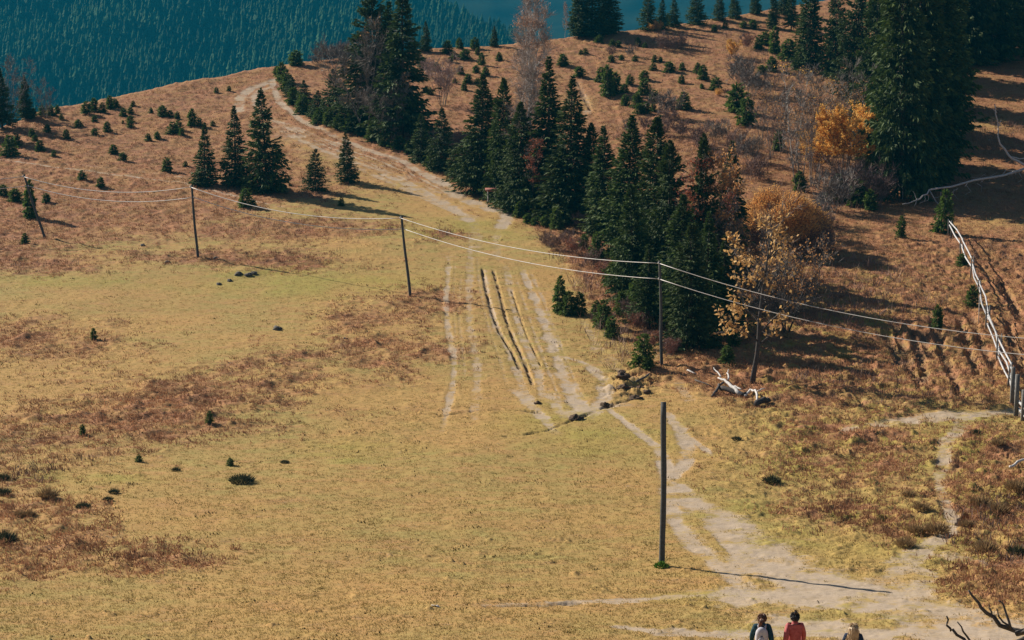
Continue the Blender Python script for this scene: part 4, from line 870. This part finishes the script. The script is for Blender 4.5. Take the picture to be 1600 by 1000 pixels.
ti = [(378, 756, 44, 3, 'widest dark green tussock in the left field'), (130, 798, 27, 3, 'round dark tussock in the lower left field'), (75, 786, 34, 0, 'brown tussock above the round dark one'), (30, 812, 24, 0, 'brown tussock close to the left edge'), (47, 812, 20, 0, 'small brown tussock next to the one at the left edge'),
      (8, 848, 40, 2, 'large dark tussock cut by the left edge'), (5, 778, 26, 2, 'dark tussock touching the left edge higher up'), (4, 752, 24, 2, 'topmost dark tussock touching the left edge'), (178, 777, 18, 2, 'small dark tussock in the lower left field'), (169, 790, 18, 3, 'flat small dark tussock beside the round dark one'),
      (445, 724, 16, 3, 'small pointed dark tussock in the middle field'), (275, 737, 15, 2, 'small tussock left of the widest one'), (1206, 750, 30, 2, 'dark tussock right of the foreground pole'), (1151, 688, 18, 3, 'grey-green tussock above the lower footpath'), (1465, 834, 44, 1, 'tall shaggy brown tussock beside the right footpath'),
      (1432, 832, 34, 1, 'dark brown tussock left of the tall shaggy one'), (1415, 852, 36, 1, 'low brown tussock below the others on the right'), (1440, 796, 32, 1, 'brown tussock above the tall shaggy one'), (1530, 782, 40, 1, 'shaggy tussock right of the footpath'), (1560, 800, 40, 1, 'dark shaggy tussock near the right edge'),
      (1510, 822, 26, 1, 'small brown tussock in the right scrub'), (1590, 770, 44, 1, 'brown tussock touching the right edge'), (1540, 860, 44, 1, 'wide tussock at the lower right'), (1590, 868, 44, 2, 'dark tussock at the lower right edge'), (1420, 770, 24, 1, 'tussock above the right footpath fork'),
      (1320, 562, 26, 2, 'dark tussock in the shade strip right of the oak'), (1560, 700, 26, 1, 'brown tussock under the gateway path'), (1525, 678, 20, 2, 'dark tussock in the fork of the right path')]
for x, y, w, k, lab in ti:
    o = link('grass_tussock', TS[k], loc=gpos(x, y)); s = w * (.78 if x > 1300 else .95) / pxm(y) / (.95 if k < 3 else 1.1); o.scale = (s, s, s); o.rotation_euler = (0, 0, rt.random() * 6); tag(o, lab, 'tussock', 'grass tussocks')
o = link('grass_tuft', make_tussock(9, 300, .13, .2, plain('fresh_green_grass', (.07, .16, .02), (.16, .28, .04), 5, .9, .1, .2)), loc=gpos(1034, 882)); tag(o, 'tuft of fresh green grass at the foot of the foreground pole', 'grass tuft')
g = gpos(680, 947); m = MB(); m.box((0, 0, .035), (.2, .1, .012), Matrix.Rotation(R(-20), 3, 'X')); m.box((.09, -.03, .03), (.09, .06, .012), Matrix.Rotation(R(25), 3, 'Y'))
o = link('paper_scrap', m.mesh('paper_scrap', plain('white_paper', (.8, .8, .8), (.85, .85, .85), 3, .6, .3, tonal=False)), loc=g); o.rotation_euler = (0, 0, R(-15)); tag(o, 'small white scrap lying alone on the foreground grass', 'litter')

# ------------------------------------------------------------------ grass, heather and scrub as one mass each
def tufts(name, n, region, hgt, wid, nbl, mat_, seed, spread=.08, tone=(.2, .9), label=None, cat='grass'):
    r = np.random.default_rng(seed); x = -40 + 1680 * r.random(n * 3); y = r.random(n * 3) * 1050 - 40
    ok = y > ridge(x) + 1; x, y = x[ok], y[ok]
    v = (y - ridge(x)) / (YB - ridge(x)); j = np.clip(np.searchsorted(vs, v), 1, len(vs) - 1); i = np.clip(np.searchsorted(xs, x), 1, len(xs) - 1)
    dens = region(x, y, j, i); ok = r.random(len(x)) < dens; x, y, j, i = [q[ok][:n] for q in (x, y, j, i)]
    p = Wp(x, y, depth(x, y)); a = (x - xs[i - 1]) / (xs[i] - xs[i - 1]); v = (y - ridge(x)) / (YB - ridge(x)); b = (v - vs[j - 1]) / (vs[j] - vs[j - 1])
    p[:, 2] = (PZ[j - 1, i - 1] * (1 - a) + PZ[j - 1, i] * a) * (1 - b) + (PZ[j, i - 1] * (1 - a) + PZ[j, i] * a) * b - .01
    m_ = len(x); sz = .6 + .8 * r.random(m_) ** 2; tn = tone[0] + (tone[1] - tone[0]) * np.clip(.5 + .9 * fbm(p[:, 0], p[:, 1], 1.5, 3, seed), 0, 1)
    B = np.repeat(p, nbl, 0); k = len(B); B[:, :2] += r.normal(size=(k, 2)) * spread * np.repeat(sz, nbl)[:, None]
    d = np.concatenate([r.normal(size=(k, 2)) * .42, np.ones((k, 1))], 1)
    V, F = sprays(B, d, hgt * np.repeat(sz, nbl) * (.6 + .6 * r.random(k)), wid * (.7 + .6 * r.random(k)), r)
    o = struct(name, mesh_np(name, V, F, [mat_], tone=np.repeat(np.clip(np.repeat(tn, nbl) + .25 * (r.random(k) - .5), 0, 1), 4)), kind='stuff'); o['label'] = label; o['category'] = cat
def reg_heath(x, y, j, i): return H[j, i] * (1 - np.clip(PATH[j, i] * 1.6, 0, 1)) * (1 - RUT[j, i])
def reg_field(x, y, j, i): return np.clip(1 - .8 * H[j, i], 0, 1) * (1 - np.clip(PATH[j, i] * 1.3, 0, 1)) * (1 - RUT[j, i]) * (y > 250) * np.clip((y - 250) / 200, .2, 1)
tufts('heather_growth', 62000, reg_heath, .17, .034, 6, plain('heather_stems', (.19, .092, .048), (.47, .25, .13), .9, .95, .05, .2), 201, .11, label='rusty brown heather and dead grass matting the slopes')
tufts('dry_grass', 60000, reg_field, .065, .022, 5, plain('dry_grass_blades', (.24, .175, .055), (.47, .345, .14), .9, .95, .05, .25), 202, .07, label='short dry yellow grass over the mown field')
def ell(lst):
    def f(x, y, j, i):
        q = np.zeros(len(x))
        for cx, cy, rx, ry in lst: q = np.maximum(q, np.exp(-(((x - cx) / rx) ** 2 + ((y - cy) / ry) ** 2) ** 2))
        return q
    return f
tufts('brushwood', 5200, ell([(455, 406, 100, 9), (395, 358, 80, 12), (420, 362, 60, 8), (100, 412, 60, 7), (25, 415, 18, 6), (315, 155, 18, 5), (660, 365, 60, 7), (300, 350, 30, 8), (40, 745, 60, 18), (120, 722, 40, 8), (1560, 820, 60, 60), (1560, 395, 60, 14), (1230, 470, 60, 30), (1330, 590, 120, 22), (1420, 620, 90, 12)]),
      .42, .024, 9, plain('brushwood_stems', (.075, .055, .05), (.24, .16, .13), .9, .95, .05), 203, .16, label='dark dead brushwood in strips and patches on the field', cat='scrub')
tufts('hillside_brush', 7000, ell([(1180, 250, 140, 60), (1000, 210, 70, 20), (1240, 330, 60, 60), (1120, 70, 90, 20), (1010, 75, 60, 12), (1190, 120, 60, 50), (1330, 300, 60, 30), (1330, 460, 120, 50), (1540, 205, 90, 20), (930, 430, 50, 50), (980, 520, 50, 50)]),
      .75, .026, 9, plain('hillside_brush_stems', (.16, .10, .085), (.36, .24, .19), .9, .95, .05), 204, .22, label='thin purplish brush covering parts of the right hillside', cat='scrub')
tufts('shade_fleck_shoots', 10000, lambda x, y, j, i: np.clip(.05 + .5 * patchy[j, i] * (fine[j, i] > .3) + .05 * H[j, i], 0, 1) * (y > 330) * (1 - .9 * np.clip(PATH[j, i] * 2, 0, 1)) * np.clip(1.35 - y / 900, .3, 1), .085, .045, 6, plain('shade_fleck_blades', (.07, .06, .025), (.20, .15, .06), 3, .95, .05), 205, .12, (.0, .7), label='scattered grass shoots on the field, coloured dark to paint in flecks of shade')  # dark blades also paint in the small shadows of the ground relief

# ------------------------------------------------------------------ the three walkers, seen from behind
def skin(name, joints, edges, root, mat, parent=None, sub=2, loc=None):
    ks = list(joints); me = bpy.data.meshes.new(name)
    me.from_pydata([joints[k][:3] for k in ks], [(ks.index(a), ks.index(b)) for a, b in edges], [])
    me.materials.append(mat); o = link(name, me, parent)
    md = o.modifiers.new('Skin', 'SKIN'); md.use_smooth_shade = True
    for i, k in enumerate(ks):
        sv = me.skin_vertices[0].data[i]; rr = joints[k][3]; sv.radius = rr if hasattr(rr, '__len__') else (rr, rr); sv.use_root = (k == root)
    sd = o.modifiers.new('Subdivision', 'SUBSURF'); sd.levels = sub; sd.render_levels = sub
    return o
M_skin = plain('skin', (.50, .30, .22), (.56, .35, .26), 5, .6, .3, tonal=False)
def walker(x, ytop, height, label, jacket, trousers, hair, hairstyle, turn, stride, pack=False):
    # find the ground line at which a figure of this height has its head top at ytop
    ytop -= 9; yb = ytop + 60
    for _ in range(12): yb = ytop + height * pxm(yb) * cp
    base = gpos(x, yb); s = height / 1.68
    t = thing('person', label, 'person', base, turn, 'walkers at the lower edge', s)
    st = stride
    J = {'pelvis': (0, 0, .93, (.15, .11)), 'waist': (0, 0, 1.08, (.125, .095)), 'chest': (0, .01, 1.27, (.155, .105)), 'neck0': (0, 0, 1.40, (.075, .06)), 'neck': (0, .005, 1.46, .05),
         'head0': (0, .02, 1.53, (.066, .078)), 'head1': (0, .015, 1.60, (.072, .088)), 'head2': (0, .01, 1.655, (.05, .06)), 'nose': (0, .118, 1.555, .012)}
    E = [('pelvis', 'waist'), ('waist', 'chest'), ('chest', 'neck0'), ('neck0', 'neck'), ('neck', 'head0'), ('head0', 'head1'), ('head1', 'head2'), ('head0', 'nose')]
    for sd, nm_ in ((-1, 'l'), (1, 'r')):
        f = sd * st
        J.update({nm_ + 'sh': (sd * .17, 0, 1.37, .055), nm_ + 'el': (sd * .235, -.03 - f * .12, 1.11, .042), nm_ + 'wr': (sd * .25, .05 - f * .22, .88, .028), nm_ + 'pm': (sd * .25, .065 - f * .24, .82, (.036, .02)),
                  nm_ + 'hip': (sd * .09, 0, .88, .095), nm_ + 'kn': (sd * .10, .06 + f * .22, .49, .062), nm_ + 'an': (sd * .10, f * .30, .09, .042), nm_ + 'he': (sd * .10, f * .30 - .03, .05, .04), nm_ + 'to': (sd * .11, f * .30 + .15, .035, (.042, .028)), nm_ + 'ear': (sd * .078, .01, 1.565, .014)})
        E += [('chest', nm_ + 'sh'), (nm_ + 'sh', nm_ + 'el'), (nm_ + 'el', nm_ + 'wr'), (nm_ + 'wr', nm_ + 'pm'), ('pelvis', nm_ + 'hip'), (nm_ + 'hip', nm_ + 'kn'), (nm_ + 'kn', nm_ + 'an'), (nm_ + 'an', nm_ + 'he'), (nm_ + 'he', nm_ + 'to'), ('head0', nm_ + 'ear')]
        px_, py_, pz_ = J[nm_ + 'pm'][:3]
        for q, (oy, ln) in enumerate(((-.028, .062), (-.010, .075), (.010, .080), (.027, .070))):
            J[f'{nm_}f{q}a'] = (px_, py_ + oy, pz_ - .04, .0095); J[f'{nm_}f{q}b'] = (px_ - sd * .008, py_ + oy * 1.05, pz_ - .04 - ln * .55, .009); J[f'{nm_}f{q}c'] = (px_ - sd * .028, py_ + oy * 1.05 + .006, pz_ - .04 - ln, .0075)
            E += [(nm_ + 'pm', f'{nm_}f{q}a'), (f'{nm_}f{q}a', f'{nm_}f{q}b'), (f'{nm_}f{q}b', f'{nm_}f{q}c')]
        J[nm_ + 'th1'] = (px_ - sd * .006, py_ + .045, pz_ + .0, .011); J[nm_ + 'th2'] = (px_ - sd * .02, py_ + .062, pz_ - .04, .009)
        E += [(nm_ + 'pm', nm_ + 'th1'), (nm_ + 'th1', nm_ + 'th2')]
    skin('body', J, E, 'pelvis', M_skin, t)
    jk = {k: J[k] for k in ('waist', 'chest', 'neck0')}; jk['hem'] = (0, 0, .90, (.185, .145))
    grow = lambda v, g: (v[0], v[1], v[2], tuple(q + g for q in v[3]) if hasattr(v[3], '__len__') else v[3] + g)
    jk = {k: grow(v, .03 if k != 'hem' else 0) for k, v in jk.items()}; jk['neck0'] = (0, -.005, 1.405, (.09, .08)); ee = [('hem', 'waist'), ('waist', 'chest'), ('chest', 'neck0')]
    for nm_ in 'lr':
        for q in ('sh', 'el'): jk[nm_ + q] = grow(J[nm_ + q], .027)
        w_ = J[nm_ + 'wr']; jk[nm_ + 'wr'] = (w_[0], w_[1], w_[2] + .03, w_[3] + .022); ee += [('chest', nm_ + 'sh'), (nm_ + 'sh', nm_ + 'el'), (nm_ + 'el', nm_ + 'wr')]
    skin('jacket', jk, ee, 'chest', jacket, t)
    m = MB(); m.tube([(0, -.012, 1.425), (0, -.008, 1.455), (0, 0, 1.478)], [.088, .078, .07], 16, caps=False); link('collar', m.mesh('collar', jacket, True), t)
    tr = {'pelvis': (0, 0, .93, (.17, .13))}; te = []
    for nm_ in 'lr':
        for q, g_ in (('hip', .02), ('kn', .02), ('an', .022)): tr[nm_ + q] = grow(J[nm_ + q], g_)
        a_ = tr[nm_ + 'an']; tr[nm_ + 'an'] = (a_[0], a_[1], a_[2] + .05, a_[3]); te += [('pelvis', nm_ + 'hip'), (nm_ + 'hip', nm_ + 'kn'), (nm_ + 'kn', nm_ + 'an')]
    skin('trousers', tr, te, 'pelvis', trousers, t)
    for nm_ in 'lr':
        a_, b_ = J[nm_ + 'he'], J[nm_ + 'to']; skin('shoe', {'a': (a_[0], a_[1] - .01, .055, (.052, .05)), 'b': (a_[0], (a_[1] + b_[1]) / 2, .05, (.05, .045)), 'c': (b_[0], b_[1] + .01, .04, (.048, .034))}, [('a', 'b'), ('b', 'c')], 'b', M_deadbark, t)
    # hair: a cap of strands round the back of the head
    r = np.random.default_rng(int(x)); n = 1500
    cen = np.array([0, .005, 1.585]); ph = np.arccos(1 - 1.35 * r.random(n)); az = r.random(n) * 6.283
    d = np.stack([np.sin(ph) * np.cos(az) * .098, np.sin(ph) * np.sin(az) * .115, np.cos(ph) * .105], -1); keep = (d[:, 1] < .05) | (d[:, 2] > .035); d = d[keep]
    hb = MB(); nu, nv = 18, 10; th = np.arange(nu) / nu * 6.283; pp = np.linspace(.02, 2.05, nv)
    sh_ = np.stack([np.outer(np.sin(pp), np.cos(th)) * .093, np.outer(np.sin(pp), np.sin(th)) * .108, np.outer(np.cos(pp), np.ones(nu)) * .102], -1)
    sh_[..., 1] = np.where((sh_[..., 1] > .055) & (sh_[..., 2] < .04), .055, sh_[..., 1]); sh_ += cen + np.array([0, -.008, .0])
    idx = np.arange(nu * nv).reshape(nv, nu); n2 = np.roll(idx, -1, 1); hb.add(sh_.reshape(-1, 3), np.stack([idx[:-1], idx[1:], n2[1:], n2[:-1]], -1).reshape(-1, 4), .4)
    down = np.array([0, -.02, -1.0]); tang = down - (d / np.linalg.norm(d, axis=1)[:, None]) * (d @ down / np.linalg.norm(d, axis=1))[:, None]
    V, F = sprays(cen + d * .98, tang + r.normal(size=d.shape) * .12, .05 + .03 * r.random(len(d)), np.full(len(d), .012), r); hb.add(V, F, np.repeat(r.random(len(d)), 4))
    def lock(P_, R_, k=9): hb.tube(P_, R_, k, tone=.6)
    def strands(P_, w0, n_, ln):
        P_ = np.array(P_); u = r.random(n_) * (len(P_) - 1); k = np.minimum(u.astype(int), len(P_) - 2); b_ = P_[k] + (P_[k + 1] - P_[k]) * (u - k)[:, None] + r.normal(size=(n_, 3)) * w0
        V, F = sprays(b_, (P_[k + 1] - P_[k]) + r.normal(size=(n_, 3)) * .012, np.full(n_, ln), np.full(n_, .014), r); hb.add(V, F, np.repeat(r.random(n_), 4))
    if hairstyle == 'pony':
        Q_ = [(-.005, -.09, 1.60), (-.02, -.135, 1.575), (-.035, -.145, 1.50), (-.045, -.14, 1.42), (-.05, -.135, 1.35), (-.05, -.13, 1.30)]; lock(Q_, [.03, .04, .045, .042, .03, .01]); strands(Q_, .022, 260, .09)
    if hairstyle == 'bun':
        lock([(0, -.05, 1.67), (.0, -.065, 1.70), (.0, -.07, 1.735), (0, -.07, 1.755)], [.03, .042, .036, .012]); strands([(0, -.06, 1.67), (0, -.07, 1.75)], .02, 120, .04)
    if hairstyle == 'long':
        for q in np.linspace(-1, 1, 7):
            Q_ = [(q * .075, -.05 - .05 * (1 - q * q), 1.62), (q * .095, -.07 - .05 * (1 - q * q), 1.53), (q * .10, -.08 - .05 * (1 - q * q), 1.44), (q * .11 - .02, -.10 - .05 * (1 - q * q), 1.36), (q * .10 - .03, -.11 - .045 * (1 - q * q), 1.30)]
            lock(Q_, [.028, .034, .034, .03, .012], 7); strands(Q_, .016, 130, .10)
    link('hair', hb.mesh('hair', hair, True), t)
    if pack:
        pk = MB(); n1 = 12; zz = np.linspace(1.0, 1.42, n1)
        prof = np.array([.11, .145, .155, .158, .158, .157, .155, .15, .142, .128, .10, .05])
        pk.tube([(0, -.215, z) for z in zz], prof, 16, flat=.62, tone=.7); o_ = link('backpack', pk.mesh('backpack', M_packm, True)); o_.parent = t
        o_['label'] = 'pale grey backpack'
        for sd in (-1, 1):
            q = MB(); q.tube([(sd * .07, -.15, 1.33), (sd * .085, -.09, 1.42), (sd * .09, 0, 1.435), (sd * .10, .09, 1.40), (sd * .11, .145, 1.30), (sd * .13, .12, 1.12), (sd * .14, -.06, 1.03)], .021, 6, flat=.6); link('strap', q.mesh('strap', M_packm, True), o_)
        q = MB(); q.tube([(0, -.30, 1.08), (0, -.305, 1.12), (0, -.30, 1.20)], [.07, .085, .05], 12, flat=.3); link('front_pocket', q.mesh('front_pocket', M_packm, True), o_)
        q = MB(); q.box((0, -.322, 1.225), (.05, .012, .018)); link('badge', q.mesh('badge', M_navy), o_)
        q = MB(); q.tube([(-.03, -.2, 1.35), (-.02, -.2, 1.385), (.02, -.2, 1.385), (.03, -.2, 1.35)], .008, 6); link('loop_handle', q.mesh('loop_handle', M_packm, True), o_)
    return t
M_packm = plain('pale_backpack_cloth', (.42, .41, .45), (.55, .53, .56), 20, .8, tonal=False)
M_navy = plain('navy_cloth', (.012, .02, .045), (.03, .045, .08), 20, .85, tonal=False)
M_teal = plain('teal_cloth', (.012, .035, .05), (.025, .07, .09), 20, .85, tonal=False)
M_redj = plain('red_quilted_cloth', (.36, .06, .06), (.48, .11, .10), 16, .6, .3, tonal=False)
M_jean = plain('dark_denim', (.03, .045, .075), (.05, .07, .11), 25, .9, tonal=False)
M_hbr = plain('chestnut_hair', (.10, .04, .02), (.24, .10, .05), 20, .5, .4)
M_hdk = plain('dark_hair', (.018, .012, .01), (.05, .035, .03), 20, .45, .4)
M_hbl = plain('blonde_hair', (.38, .25, .13), (.62, .46, .27), 20, .5, .4)
walker(1189, 957, 1.66, 'person with chestnut ponytail and pale backpack over a teal top', M_teal, M_jean, M_hbr, 'pony', R(-8), .8, True)
walker(1240, 956, 1.70, 'person in a red quilted jacket with dark hair in a bun', M_redj, M_navy, M_hdk, 'bun', R(6), -.7)
walker(1331, 975, 1.64, 'person with long blonde hair and a dark top, furthest right', M_navy, M_jean, M_hbl, 'long', R(-12), .6)
print('objects', len(bpy.data.objects))
